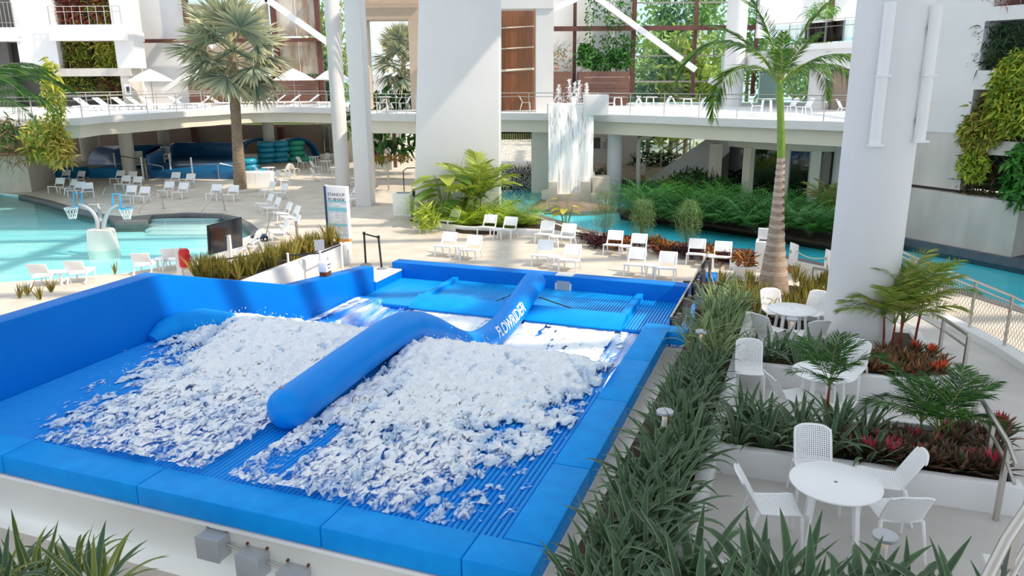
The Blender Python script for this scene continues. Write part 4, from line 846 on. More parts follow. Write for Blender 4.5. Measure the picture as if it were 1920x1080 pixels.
def hoop(bx0,bx1,by0,by1,rx,ry,dome):
    a,b,c,d=loc_(bx0,by0),loc_(bx1,by0),loc_(bx1+1,by1),loc_(bx0+2,by1); mb=MB(); mb.tube([a,b,c,d],.035,6,closed=True); build('backboard_frame',mb,'hoop_blue',t)
    cx,cz=(a[0]+b[0])/2,loc_(rx,ry)[2]; rx_=loc_(rx,ry)[0]; mb=MB(); mb.tube([(rx_+.24*math.cos(q),-.1+.24*math.sin(q),cz) for q in [2*math.pi*i/20 for i in range(20)]],.016,6,closed=True); hr_=build('rim',mb,'hoop_blue' if dome else 'net',t)
    mb=MB(); mb.bar((cx,0,cz),(rx_,-.1,cz),.05); build('bracket',mb,'hoop_blue',t)
    mb=MB()
    for i in range(12):
        for s in (1,-1):
            q=[Vector((rx_+rr*math.cos(2*math.pi*(i+s*j*.5)/12),-.1+rr*math.sin(2*math.pi*(i+s*j*.5)/12),cz-h_)) for j,(rr,h_) in enumerate(((.24,0),(.2,.15),(.15,.3),(.12,.42)))]; mb.tube(q,.008,4)
    build('net',mb,'net',hr_,smooth=False)
    mb=MB(); R_=loc_(bx1+22,by0)[0]-loc_(bx0+6,by0)[0]; mb.lathe([(0,.03),(R_*.6,.025),(R_,.0),(R_,-.02),(R_*.6,.0),(0,.005)],28); o=build('clear_backboard',mb,'dome_glass',t,loc=((a[0]+b[0])/2,.12,(a[2]+d[2])/2)); o.rotation_euler=(math.pi/2,0,0)
hoop(138,153,362,384,136,389,0); hoop(211,226,364,386,238,390,1)
# pool handrails
def prail(a,b,c,lab):
    t=thing('pool_handrail',lab,'handrail',(0,0,0)); A=P(*a,-.3);Bt=P(*b,0);mb=MB(); top=Bt+Vector((0,0,.9)); s=A.lerp(Bt,.85)+Vector((0,0,.95))
    mb.tube([A,A+Vector((0,0,.45)),s,top,Bt+Vector((.12,.15,.8)),Bt+Vector((.15,.2,0))],.03,8); build('rail',mb,'steel',t); mb=MB(); mb.lathe([(0,0),(.07,0),(.07,.03),(0,.03)],14,c=Bt+Vector((.15,.2,0))); build('foot_plate',mb,'steel',t)
prail((263,412),(298,393),0,'left steel handrail leading down the pool steps'); prail((380,413),(413,396),0,'right steel handrail leading down the pool steps')
# black display on a white post
t=thing('display_screen','black outdoor screen on a white post beside the pool edge','screen',P(422,560,.0)); 
b0=P(420,515,0); t.location=b0; dS=bz and 0
def SL(px,py,Y): v=V(px,py,Y); return v-b0
Y0,Y1=b0.y-1.0,b0.y+.95
c=[SL(393,478,Y0),SL(455,462,Y1),SL(453,407,Y1),SL(390,423,Y0)]; mb=MB(); nrm=(c[1]-c[0]).cross(c[3]-c[0]).normalized()*.05; mb.add(c+[v-nrm for v in c],[(0,1,2,3),(7,6,5,4),(0,4,5,1),(1,5,6,2),(2,6,7,3),(3,7,4,0)]); build('housing',mb,'black',t)
ce=sum(c,Vector())/4; mb=MB(); mb.add([ce+(v-ce)*.96+nrm*.12 for v in c],[(0,1,2,3)]); o=build('screen',mb,'screen',t,fix=False)
mb=MB(); mb.bar((ce.x,ce.y+.1,-.05),(ce.x,ce.y+.1,ce.z),.17); build('post',mb,'white',t)
# red rescue bag on a post
b0=P(340,522,0); t=thing('rescue_bag','red rescue bag strapped to a white post by the pool','bag',b0); mb=MB(); mb.bar((0,0,-.1),(0,0,1.0),.16); build('post',mb,'white',t)
mb=MB(); mb.tube([(.2,-.05,.38),(.2,-.05,.42),(.2,-.05,.9),(.2,-.05,.98)],[.10,.17,.17,.12],14); build('bag',mb,'red',t); mb=MB(); mb.tube([(.37+.0,-.05,.5),(.42,-.05,.65),(.37,-.05,.8)],.02,6); build('handle',mb,'red',t)
# stanchion line with dark belt behind the ride wall
def post(px,py,h=.98,r=.038,lab='',m='white',g='barrier posts behind the ride wall'):
    b=P(px,py,0); t=thing('barrier_post',lab,'barrier post',b,0,g); mb=MB(); mb.cyl((0,0,0),(0,0,h),r,n=14); build('tube',mb,m,t); mb=MB(); mb.lathe([(0,h),(r*1.15,h),(r*1.15,h+.03),(0,h+.035)],14); build('cap',mb,m,t); mb=MB(); mb.lathe([(.0,0),(.17,0),(.16,.02),(.04,.035)],20); build('base_plate',mb,'zinc',t); return b
pp=[post(382,545,.9,lab='slim barrier post partly sunk behind the ride wall corner'),post(507,528,lab='white barrier post in front of the striped plants, left of the next two'),post(544,534,lab='white barrier post at the corner of the pale walkway'),post(604,530,1.0,lab='white barrier post carrying a small grey notice'),post(643,512,1.0,lab='white barrier post below the tall sign')]
def belt(a,b,h0,h1,lab): mb=MB(); mb.bar(a+Vector((0,0,h0)),b+Vector((0,0,h1)),.012,.05); tag(build('barrier_belt',mb,'rubber'),lab,'belt')
belt(pp[0],pp[1],.86,.93,'dark retractable belt left of the barrier posts'); belt(pp[2],pp[3],.93,.95,'dark retractable belt between the two middle barrier posts'); belt(pp[3],pp[4],.95,.95,'dark retractable belt below the tall sign')
b=pp[3]; t=thing('post_notice','small grey notice plate on top of a barrier post','notice',b+Vector((0,0,1.03)),.3); mb=MB(); mb.bb((-.15,-.012,0),(.15,.012,.34)); build('plate',mb,'zinc',t); mb=MB(); mb.bb((-.02,-.01,-.06),(.02,.01,0)); build('clip',mb,'zinc',t)
post(559,463,.95,.05,'pale stub post among the striped plants','taupe','barrier posts behind the ride wall')
# pale retaining wall with striped plants
mb=MB(); q=[P(x,y,0) for x,y in [(375,610),(530,542),(657,491)]]; mb.ribbon(q,.22,0,.72); tag(build('retaining_wall',mb,'white_wall',bevel=.012),'white low retaining wall in front of the striped plants by the ride','wall')
mb=MB(); mb.prism([P(x,y,.6) for x,y in [(370,548),(476,528),(648,463),(625,451),(520,482),(370,512)]],0,.6); struct('soil_bed',mb,'soil',smooth=False)
# dark stanchions at the ride entry
def stanch(px,py,lab,lean=0):
    b=P(px,py,0); t=thing('rope_stanchion',lab,'stanchion',b); mb=MB(); mb.cyl((0,0,0),(lean,0,1.12),.035,n=12); build('pole',mb,'rubber',t); mb=MB(); mb.lathe([(0,0),(.19,0),(.18,.03),(.06,.07),(0,.08)],22); build('base',mb,'grey_paint',t); mb=MB(); mb.cyl((lean,0,1.06),(lean,0,1.15),.05,n=12); build('belt_head',mb,'rubber',t); return b+Vector((lean,0,1.09))
a=stanch(686,497,'dark belt stanchion, left one at the ride entry'); b=stanch(716,505,'dark belt stanchion with grey foot, right one at the ride entry',-.06); belt(a,b,0,0,'short dark belt between the two entry stanchions')
# tall rules sign
b0=P(640,474,0); t=thing('rules_sign','tall white rules sign with pale blue bands and an orange foot','sign',b0,-.34); hs=V(640,349,b0.y).z
mb=MB(); mb.bb((-.42,-.10,.55),(.42,.10,hs)); build('board',mb,'white',t,bevel=.008); mb=MB(); mb.bb((-.16,-.09,0),(.42,.09,.55)); build('foot',mb,'orange',t); mb=MB(); mb.bb((-.46,-.16,.3),(-.425,.22,hs)); build('side_fin',mb,'navy',t); mb=MB(); mb.bb((-.60,.1,.3),(-.43,.24,hs)); build('back_board',mb,'white',t)
mb=MB()
for z,h_ in ((.70,.045),(.54,.10),(.24,.06),(.04,.02)): mb.bb((-.36,-.108,.6+z*(hs-.6)-h_/2),(.40,-.101,.6+z*(hs-.6)+h_))
build('blue_band',mb,'teal_print',t)
mb=MB(); 
for r_ in range(14):
    z=.6+(hs-.6)*(.66-.045*r_)
    for c_ in range(3): 
        if rng.random()<.75: mb.bb((-.34+c_*.26,-.104,z),(-.34+c_*.26+rng.uniform(.08,.2),-.101,z+.018))
build('small_print',mb,'zinc',t)
def text(body,size,m,parent,loc,rot,name='lettering',al='LEFT'):
    c=bpy.data.curves.new(name,'FONT'); c.body=body; c.size=size; c.align_x=al; c.extrude=.002; o=bpy.data.objects.new(name,c); C.objects.link(o); dg=bpy.context.evaluated_depsgraph_get(); dg.update(); me=bpy.data.meshes.new_from_object(o.evaluated_get(dg)); bpy.data.objects.remove(o); me.materials.clear(); me.materials.append(MATS[m]); return inst(name,me,parent,loc,rot)
text('STANDUP',.155,'print_dark',t,(-.34,-.104,hs-.34),(math.pi/2,0,0)); text('SURFER',.21,'print_dark',t,(-.34,-.104,hs-.56),(math.pi/2,0,0))
# blue hand cart and hose
b0=P(487,452,0); t=thing('hand_cart','small blue hand cart with tall handle beside the pool edge','cart',b0,.3); mb=MB(); mb.box((0,0,.18),(.5,.32,.16)); build('tray',mb,'navy',t,bevel=.02)
for x in (-.22,.22):
    for y in (-.17,.17): mb=MB(); mb.cyl((x,y-.03,.10),(x,y+.03,.10),.10,n=16); wh=build('wheel',mb,'black',t); mb=MB(); mb.cyl((x,y-.036,.10),(x,y+.036,.10),.045,n=12); build('hub',mb,'white',wh)
mb=MB(); mb.tube([(.25,-.12,.2),(.5,-.12,1.0),(.5,.12,1.0),(.25,.12,.2)],.018,6); build('handle',mb,'grey_paint',t)
mb=MB(); mb.tube([P(490+12*math.sin(i*.55)+i*1.1,464+5*math.cos(i*.9)+i*.1,.02) for i in range(34)],.016,5); tag(build('hose',mb,'steel_dull'),'tangled thin hose lying on the deck below the cart','hose')
# white bins, dark post, rope posts
def bin_(px,py,lab,w=.6,h=.95): b=P(px,py,0); t=thing('litter_bin',lab,'bin',b,RA); mb=MB(); mb.bb((-w/2,-w/2,0),(w/2,w/2,h)); build('body',mb,'white',t,bevel=.015); mb=MB(); mb.bb((-w*.35,-w*.2,h),(w*.35,w*.2,h+.012)); build('top_slot',mb,'black',t); mb=MB(); mb.bb((-w/2+.03,w/2-.1,h),(w/2-.03,w/2,h+.35)); build('back_panel',mb,'white',t)
bin_(1432,507,'white litter bin left of the royal palm trunk',.62,1.0)
b=P(758,404,0); t=thing('towel_bin','large white bin cabinet at the foot of the wide pier','bin',b,-.1); mb=MB(); mb.bb((-.42,-.4,0),(.42,.4,1.05)); build('body',mb,'white',t,bevel=.02); mb=MB(); mb.bb((-.40,-.415,.06),(.40,-.4,.96)); build('door',mb,'plastic',t); mb=MB(); mb.bb((-.3,-.2,1.05),(.3,.2,1.07)); build('top_slot',mb,'grey_paint',t)
b=P(782,414,0); t=thing('sanitizer_post','tall black post with dispenser in front of the wide pier','post',b,.2); mb=MB(); mb.bb((-.09,-.06,0),(.11,.06,1.45)); build('column',mb,'rubber',t); mb=MB(); mb.bb((-.16,-.12,1.1),(-.05,.05,1.42)); build('dispenser',mb,'black',t); mb=MB(); mb.bb((-.3,-.25,0),(.32,.25,.02)); build('foot_plate',mb,'black',t)
def ropepost(b,lab,h=1.0): t=thing('rope_post',lab,'post',b,.3,'white rope posts along the water'); mb=MB(); mb.add([(-.1,-.1,.25),(.1,-.1,.25),(.1,.1,.25),(-.1,.1,.25),(-.1,-.1,h),(.1,-.1,h-.08),(.1,.1,h-.08),(-.1,.1,h)],[(3,2,1,0),(4,5,6,7),(0,1,5,4),(1,2,6,5),(2,3,7,6),(3,0,4,7)]); build('post',mb,'white',t,bevel=.01); mb=MB(); mb.bb((-.1,-.1,0),(.1,.1,.25)); build('wood_foot',mb,'woodblock',t); mb=MB(); mb.tube([(-.11,0,.75),(-.15,0,.7),(-.11,0,.65)],.012,6); build('hook',mb,'rust',t); return b
rp=[ropepost(P(1485,511,0),'white rope post right of the royal palm trunk'),ropepost(P(1551,526,0),'white rope post at the left edge of the big column')]
def sag(a,b,h,d,lab): mb=MB(); mb.tube([a.lerp(b,s)+Vector((0,0,h-d*4*s*(1-s))) for s in [i/12 for i in range(13)]],.018,6); tag(build('rope',mb,'rope'),lab,'rope')
sag(rp[0],rp[1],.78,.18,'upper sagging rope between the two white posts right of the palm'); sag(rp[0],rp[1],.42,.2,'lower sagging rope between the two white posts right of the palm')
r2=[ropepost(P(1148,333,0),'white rope post under the information board'),ropepost(P(1205,336,0),'white rope post at the foot of the stair rail')]; sag(*r2,.7,.3,'thin rope between the two white posts under the bridge')
railing([P(1520,545,.2),P(1560,552,.2)],'low steel rail end between palm and big column',.0,h=.9,posts=1)
# ---- things under the left terrace
t=thing('slide_runout','dark blue slide run-out tray under the upper terrace','slide',(0,0,0))
q=[P(x,y,0) for x,y in [(282,335),(445,336),(450,306),(330,306)]]; mb=MB(); mb.prism([tuple(v)[:2] for v in q],0,.55); build('tray',mb,'slide_blue',t,bevel=.05)
mb=MB(); mb.ribbon([tuple(P(x,y,0))[:2] for x,y in [(282,334),(330,305),(450,305)]],.25,.2,1.5); build('side_wall',mb,'slide_blue',t,bevel=.04)
def flume(px0,px1,py,Y,r,lab):
    t=thing('slide_flume',lab,'slide',(0,0,0),0,'blue slide flumes under the terrace'); a=V(px0,py,Y);b=V(px1,py,Y-3); mb=MB(); n=16
    for c_ in range(n):
        pass
    A=[(math.cos(q),math.sin(q)) for q in [math.pi*(.0+1.0*i/n) for i in range(n+1)]]; d=(b-a).normalized(); sx=d.cross(Vector((0,0,1))).normalized()
    vs=[p_+sx*(r*x)+Vector((0,0,r*z)) for p_ in (a,b) for x,z in A]; k=n+1; mb.add(vs,[(i,i+1,k+i+1,k+i) for i in range(n)]); solid(build('trough',mb,'slide_blue',t,fix=False),.12)
    mb=MB(); mb.tube(vs[k:],.09,6); build('rim',mb,'slide_blue',t)
flume(200,300,312,60,1.5,'dark blue slide flume behind the lifeguard stand'); flume(330,395,300,63,1.3,'dark blue slide flume below the dark brown column'); flume(470,490,300,63,1.6,'dark blue slide arch left of the stacked tubes'); flume(540,560,299,63,1.6,'dark blue slide arch right above the stacked tubes')
for a,b_,lab in ((104,142,'bright blue foam mat block, left one under the terrace edge'),(168,214,'bright blue foam mat block beside the lifeguard post')):
    A=P(a,334,0);Bq=P(b_,334,0); mb=MB(); mb.prism([(A.x,A.y),(Bq.x,Bq.y),(Bq.x+.3,Bq.y+1.2),(A.x+.3,A.y+1.2)],0,.62); tag(build('foam_mat',mb,'mat_blue',bevel=.03),lab,'mat')
# stacked inner tubes
ring=None; i=0
cols=('ringtube','ringtube2')
for c_,(px,py) in enumerate(((470,318),(500,306),(528,304),(556,302),(458,332),(484,330))):
    for lv in range(4 if c_ in (1,2,3) else 2 if c_==0 else 1):
        p=P(px,py,0); lab='blue swim tube, %s of the stack %s'%(('bottom','second','third','top')[lv],('beside the palm trunk','behind the pale terrace column','in the middle of the tube pile','at the right end of the tube pile','lying left of the white cabinet','on the floor behind the white cabinet')[c_])
        if ring is None:
            R_,r_=.46,.21; mb=MB(); mb.tube([(R_*math.cos(q),R_*math.sin(q),r_) for q in [2*math.pi*j/24 for j in range(24)]],r_,10,closed=True); ring=[tag(build('swim_tube',mb,c),lab,'swim tube','stacked swim tubes') for c in cols]; ring[1].hide_render=False
            ring[0].location=p; o=ring[0]; ring[1].location=P(575,303,0); ring[1]['label']='green swim tube lying at the far right of the tube pile'
        else: o=ring[(c_==3)*1].copy(); C.objects.link(o); o['label']=lab.replace('blue','green') if c_==3 else lab; o.location=p+Vector((rng.uniform(-.12,.12),rng.uniform(-.12,.12),lv*.40))
# lifeguard seats, cabinet, posts
def guardseat(px,py,lab,rz):
    t=thing('lifeguard_chair',lab,'chair',P(px,py,0),rz); mb=MB(); mb.bb((-.4,-.35,.75),(.4,.35,.82)); build('seat',mb,'cream',t)
    mb=MB(); mb.bb((-.4,.3,.8),(.4,.36,1.6)); build('backrest',mb,'cream',t,bevel=.02)
    for x in (-.42,.42): mb=MB(); mb.bb((x-.06,-.38,1.05),(x+.06,.36,1.15)); build('armrest',mb,'cream',t)
    for x in (-.4,.4):
        for y in (-.33,.33): mb=MB(); mb.bar((x,y,0),(x*.95,y*.95,1.1),.09); build('leg',mb,'cream',t)
guardseat(262,330,'tall pale lifeguard chair beside the leftmost terrace column',.6); guardseat(308,318,'pale lifeguard chair at the second terrace column',-.3)
b=P(482,352,0); t=thing('white_cabinet','low white cabinet right of the shaggy palm trunk','cabinet',b,.1); mb=MB(); mb.bb((-.95,-.35,0),(.95,.35,.95)); build('body',mb,'white',t,bevel=.01)
for x in (-.47,.47): mb=MB(); mb.bb((x-.45,-.365,.05),(x+.45,-.35,.9)); build('door',mb,'plastic',t)
for px,py,lab in ((219,331,'slim white post at the corner of the right blue mat'),(270,341,'slim white post with dark foot by the lifeguard chair'),(322,333,'slim white post in front of the slide tray'),(363,342,'tallest slim white post in front of the slide tray')): post(px,py,1.5,.05,lab,'white','slim white posts along the slide area')
belt(P(219,331,0),P(270,341,0),1.4,1.4,'thin dark belt between the two posts by the lifeguard chair')
for px,py,lab in ((276,336,'small bent handrail by the slide tray entry'),(411,336,'small bent handrail left of the palm trunk')):
    b=P(px,py,0); mb=MB(); mb.tube([b,b+Vector((0,0,.9)),b+Vector((.15,0,1.0)),b+Vector((.9,.4,.75)),b+Vector((.95,.4,.3))],.03,6); tag(build('bent_handrail',mb,'steel'),lab,'handrail')
# courtyard seen through the portal
a=P(700,347,0); mb=MB(); mb.ribbon([P(x,y,0) for x,y in [(690,316),(735,318),(780,314)]],.4,0,1.0); tag(build('courtyard_planter',mb,'panel'),'curved pale planter wall seen through the ground-floor portal','planter')
post(729,357,1.5,.05,'lone steel stanchion inside the ground-floor portal','steel','posts inside the portal')
mb=MB(); b=P(758,361,0); mb.tube([b,b+Vector((0,0,1.2)),b+Vector((.2,0,1.35)),b+Vector((1.2,.4,1.35))],.03,6); tag(build('bent_handrail',mb,'rubber'),'dark bent handrail inside the ground-floor portal','handrail')
b=V(703,270,45); 
# ---- fountain, waterfall, basin
fx=P(1076,392,-.3); FYY=fx.y
t=thing('waterfall_basin','stone basin with pillars below the waterfall','basin',(0,0,0)); c0=V(1082,362,FYY); mb=MB()
mb.prism([(c0.x+1.75*math.cos(q),FYY+1.1+1.2*math.sin(q)) for q in [2*math.pi*i/24 for i in range(24)]],-.5,c0.z-.05); build('bowl',mb,'stone',t,bevel=.03)
for px in (1037,1098): v=V(px,360,FYY); mb=MB(); mb.bb((v.x-.22,FYY-.15,-.5),(v.x+.22,FYY+.3,V(px,340,FYY).z)); build('pillar',mb,'stone',t,bevel=.02)
v=V(1128,360,FYY); mb=MB(); mb.bb((v.x-.45,FYY+.2,-.5),(v.x+.45,FYY+1.2,V(1128,333,FYY).z)); build('side_block',mb,'stone',t,bevel=.03); mb=MB(); mb.bb((v.x-.9,FYY+.5,-.5),(v.x-.3,FYY+1.3,V(1110,326,FYY).z)); build('side_block',mb,'stone',t,bevel=.03)
t=thing('upper_fountain','white fountain trough on the upper terrace feeding the waterfall','fountain',(0,0,0)); a=V(1028,190,FYY+1.2);b=V(1116,190,FYY+1.2); mb=MB(); mb.bb((a.x,FYY+.9,DZ-.1),(b.x,FYY+2.6,DZ+.55)); build('trough',mb,'white',t,bevel=.03)
mb=MB(); a=V(1098,190,FYY); mb.bb((a.x,FYY+.5,DZ),(a.x+1.2,FYY+1.4,DZ+1.0)); build('pump_box',mb,'white',t,bevel=.02)
a=V(1029,300,FYY);b=V(1114,300,FYY); N1=26
def fall(x0,x1,y,z0,z1,lab,amp=.035):
    mb=MB(); nx,nz=40,40
    for j in range(nz+1):
        for i in range(nx+1):
            s,q=i/nx,j/nz; mb.v.append((x0+(x1-x0)*s,y+amp*math.sin(s*19+q*2)+.35*(1-q)**2,z0+(z1-z0)*q+(.0)))
    mb.f=[(j*(nx+1)+i,j*(nx+1)+i+1,(j+1)*(nx+1)+i+1,(j+1)*(nx+1)+i) for j in range(nz) for i in range(nx)]; return tag(build('waterfall',mb,'waterfall',fix=False),lab,'waterfall',kind='stuff')
fall(a.x,b.x,FYY+.35,DZ+.5,c0.z-.05,'broad curtain of white water falling from the upper terrace'); fall(a.x+.1,b.x-.1,FYY+.75,DZ+.5,c0.z-.05,'second sheet of white water behind the waterfall curtain',.06)
v=V(1100,360,FYY); v2=V(1143,360,FYY); fall(v.x+.6,v2.x,FYY+.15,c0.z+.25,-.32,'small fall spilling from the basin edge into the river')
lb=LB()
for px,py in ((1048,160),(1068,150),(1078,155),(1086,152),(1100,158)):
    v=V(px,py,FYY+1.6); n=220; z=rng.uniform(0,1,n); base=np.stack([v.x+rng.normal(0,.10,n)*(1.2-z),FYY+1.6+rng.normal(0,.1,n),DZ+.5+(v.z-DZ-.5)*z],-1); lb.blades(base,rng.normal(0,1,(n,3))+[0,0,1],rng.uniform(.05,.16,n),.05,k=2,col=(.95,.95,.97))
tag(lb.obj('fountain_jets',None,'foam'),'white bubbling fountain jets above the upper terrace rail','fountain jet',kind='stuff')
# river island of rock
lb=None; t=thing('rock_island','rough brown rock ledge in the river below the waterfall basin','rock',(0,0,0)); 
for px,py,r,zs in ((1045,398,1.5,.35),(1080,402,1.7,.35),(1112,400,1.3,.38),(1060,388,1.6,.4),(1020,395,.9,.35)):
    p=P(px,py,-.3); mb=MB(); mb.sphere((p.x,p.y+.3,-.35),r,16,10,(1,.55,zs)); mb.v=[(x+.12*math.sin(x*5+y*3),y+.12*math.sin(y*6),z+.06*math.sin(x*7+y*5)) for x,y,z in mb.v]; build('rock',mb,'rock',t)
# timber ring with falling drops at the pier
t=thing('rain_ring','dark timber canopy ring dripping strings of water by the pier','water feature',(0,0,0)); a=V(936,255,43.8); b=V(1000,255,43.8); mb=MB()
for i in range(24): x=a.x-1+(b.x-a.x+1)*i/23; mb.bb((x,43.6+.2*math.sin(i*.3),a.z-.18),(x+.06,44.9,a.z+.14))
build('slat_canopy',mb,'brown',t,kind='stuff'); mb=MB(); mb.bb((a.x-1,44.0,a.z+.12),(b.x,44.6,a.z+.25)); build('carrier',mb,'brown',t)
lb=LB(); n=1500; xs_=a.x+ (b.x-a.x)*np.round(rng.random(n)*26)/26; lb.blades(np.stack([xs_,44+rng.normal(0,.1,n),rng.uniform(.0,a.z,n)],-1),np.tile([[0,0,1.]],(n,1)),rng.uniform(.04,.12,n),.035,k=2,col=(.9,.92,.93)); tag(lb.obj('rain_strings',None,'foam'),'dotted strings of falling water below the timber ring','water',kind='stuff')
# information board, downpipe, spiral stair
v0=V(1112,258,56);v1=V(1161,280,56); t=thing('information_board','white information board on the back wall under the bridge','sign',(0,0,0)); mb=MB(); xm=v0.x+(v1.x-v0.x)*.3; mb.bb((xm,56.2,v1.z),(v1.x,56.45,v0.z)); build('board',mb,'white',t); mb=MB(); mb.bb((v0.x,56.25,v1.z+.05),(xm-.02,56.45,v0.z-.05)); build('picture_panel',mb,'concrete_dark',t)
mb=MB(); mb.bb((xm+.35,56.18,v0.z-.2),(v1.x-.35,56.2,v0.z-.13))
for r_ in range(9):
    for c_ in (0,1): mb.bb((xm+.12+c_*.75,56.18,v0.z-.33-r_*.06),(xm+.12+c_*.75+.5+.1*math.sin(r_*3+c_),56.2,v0.z-.31-r_*.06))
build('print',mb,'grey_paint',t)
a=V(1198,262,42.2); mb=MB(); mb.tube([V(1197,430,42.2),V(1197,275,42.2),V(1198,263,42.2),V(1203,259,42.2),V(1218,258,42.2),V(1222,254,42.2),V(1222,244,42.2)],.12,10); tag(build('downpipe',mb,'cream'),'pale bent downpipe beside the round column under the bridge','pipe')
t=thing('spiral_stair','white curved stair ramp sweeping down beside the river','stair',(0,0,0)); n=16
L_=[(1212,338,47.0),(1240,318,46.4),(1268,300,45.6),(1296,280,44.8),(1322,262,44.2),(1350,240,43.8)]; Rr=[(1242,338,45.4),(1272,327,44.6),(1302,308,43.6),(1326,286,42.9),(1345,268,42.3),(1372,245,42.0)]
Lp=[V(*q) for q in L_];Rp=[V(*q) for q in Rr]; mb=MB(); n=len(Lp)
th=Vector((.35,-.1,-.75)); vs=Lp+Rp+[p_+Vector((.2,.3,-1.0)) for p_ in Lp]+[p_+th for p_ in Rp]; fs=[]
for i in range(n-1): fs+=[(i,i+1,n+i+1,n+i),(2*n+i,3*n+i,3*n+i+1,2*n+i+1),(n+i,n+i+1,3*n+i+1,3*n+i),(i,2*n+i,2*n+i+1,i+1)]
fs+=[(0,n,3*n,2*n),(n-1,3*n-1,4*n-1,2*n-1)]; mb.add(vs,fs); o=build('ramp',mb,'white_wall',t); 
up=Vector((0,0,1.0)); q=[V(1210,300,48),V(1240,283,47.6),V(1270,262,47.2),V(1295,246,46.8)]
for dz in (0,-.35,-.7): mb=MB(); mb.tube([v+Vector((0,0,dz)) for v in q],.04,6); build('handrail' if dz==0 else 'rail',mb,'steel',t)
for v in q: mb=MB(); mb.bar(v,v-Vector((0,0,1.15)),.06); build('post',mb,'steel',t)
# ---- hanging panels and plank planters on the facade
def planter(px0,py0,px1,py1,Y,lab,dep=.8):
    a=V(px0,(py0+py1)/2,Y);b=V(px1,(py0+py1)/2,Y); z1=V((px0+px1)/2,py0,Y).z; z0=DZ; t=thing('plank_planter',lab,'planter',(0,0,0),0,'dark plank planters along the facade'); n=6; h=(z1-z0)/n
    for k in range(n): mb=MB(); mb.bb((a.x,Y,z0+k*h+.006),(b.x,Y+dep,z0+(k+1)*h-.006)); build('plank',mb,'plank',t)
    return z1
planter(352,142,418,172,FY-1.6,'dark plank planter left of the shaggy palm trunk'); planter(450,142,512,172,FY-1.6,'dark plank planter right of the shaggy palm trunk'); planter(518,142,594,172,FY-1.6,'dark plank planter below the weathered hanging panels')
planter(1084,134,1180,176,BY-1.2,'wide dark plank planter with climbing plants behind the bridge'); planter(1034,134,1072,176,BY-1.2,'narrow dark plank planter behind the white frame pillar')
def hang(px0,px1,py0,py1,Y,lab):
    t=thing('hanging_panel',lab,'panel',(0,0,0),0,'weathered hanging panels on the facade'); a=V(px0,60,Y);b=V(px1,60,Y); z1=V(px0,py0,Y).z;z0=V(px0,py1,Y).z; m=(a.x+b.x)/2
    for x0,x1 in ((a.x,m-.03),(m+.03,b.x)): mb=MB(); mb.bb((x0,Y,z0),(x1,Y+.1,z1)); build('sheet',mb,'panel_worn',t)
    mb=MB(); mb.bb((m-.02,Y-.03,z0),(m+.02,Y+.05,z1)); build('seam_bar',mb,'white',t)
hang(520,592,-60,68,FY-.9,'upper stained pale panel right of the shaggy palm'); hang(522,594,78,139,FY-.9,'lower stained pale panel right of the shaggy palm'); hang(360,506,8,140,FY-.7,'stained pale panel behind the shaggy palm crown')
# street lamp outside
v=V(1312,75,66); t=thing('stadium_lamp','white lamp mast with stacked lamps outside the glass','lamp',(v.x,66,0)); mb=MB(); mb.cyl((0,0,0),(0,0,v.z+1),.10,n=8); build('mast',mb,'white',t)
for dz in (0,.6,-.6): mb=MB(); mb.box((0,0,v.z+dz),(1.1,.3,.35)); build('lamp_head',mb,'white',t)
# small fittings
t=thing('picture_frame','small white framed notice on the planted wall corner of the terrace','notice',V(240,168,LBY-.7)); mb=MB(); mb.bb((-.22,-.03,-.38),(.22,0,.38)); build('frame',mb,'white',t); mb=MB(); mb.bb((-.1,-.04,-.22),(.12,-.03,.2)); build('picture',mb,'print_dark',t)
t=thing('flower_pot','white planter tub on the upper right balcony','planter',V(1542,42,49)); mb=MB(); mb.lathe([(.0,-.9),(.9,-.9),(1.1,.0),(1.0,.0),(.95,-.1),(0,-.1)],20); build('tub',mb,'white',t)
t=thing('security_camera','small white camera on the portal jamb','camera',V(689,125,45.3)); mb=MB(); mb.box((0,-.15,0),(.18,.35,.16)); build('body',mb,'white',t); mb=MB(); mb.box((0,.12,.06),(.08,.36,.2)); build('bracket',mb,'white',t)
t=thing('security_camera','small black dome camera under the left terrace edge','camera',Vector((P(331,233,DZ-1.0).x,P(331,233,DZ-1.0).y+1.6,DZ-1.075))); mb=MB(); mb.sphere((0,0,-.12),.12,12,8); build('dome',mb,'black',t); mb=MB(); mb.cyl((0,0,-.05),(0,0,.06),.09); build('mount',mb,'white',t)
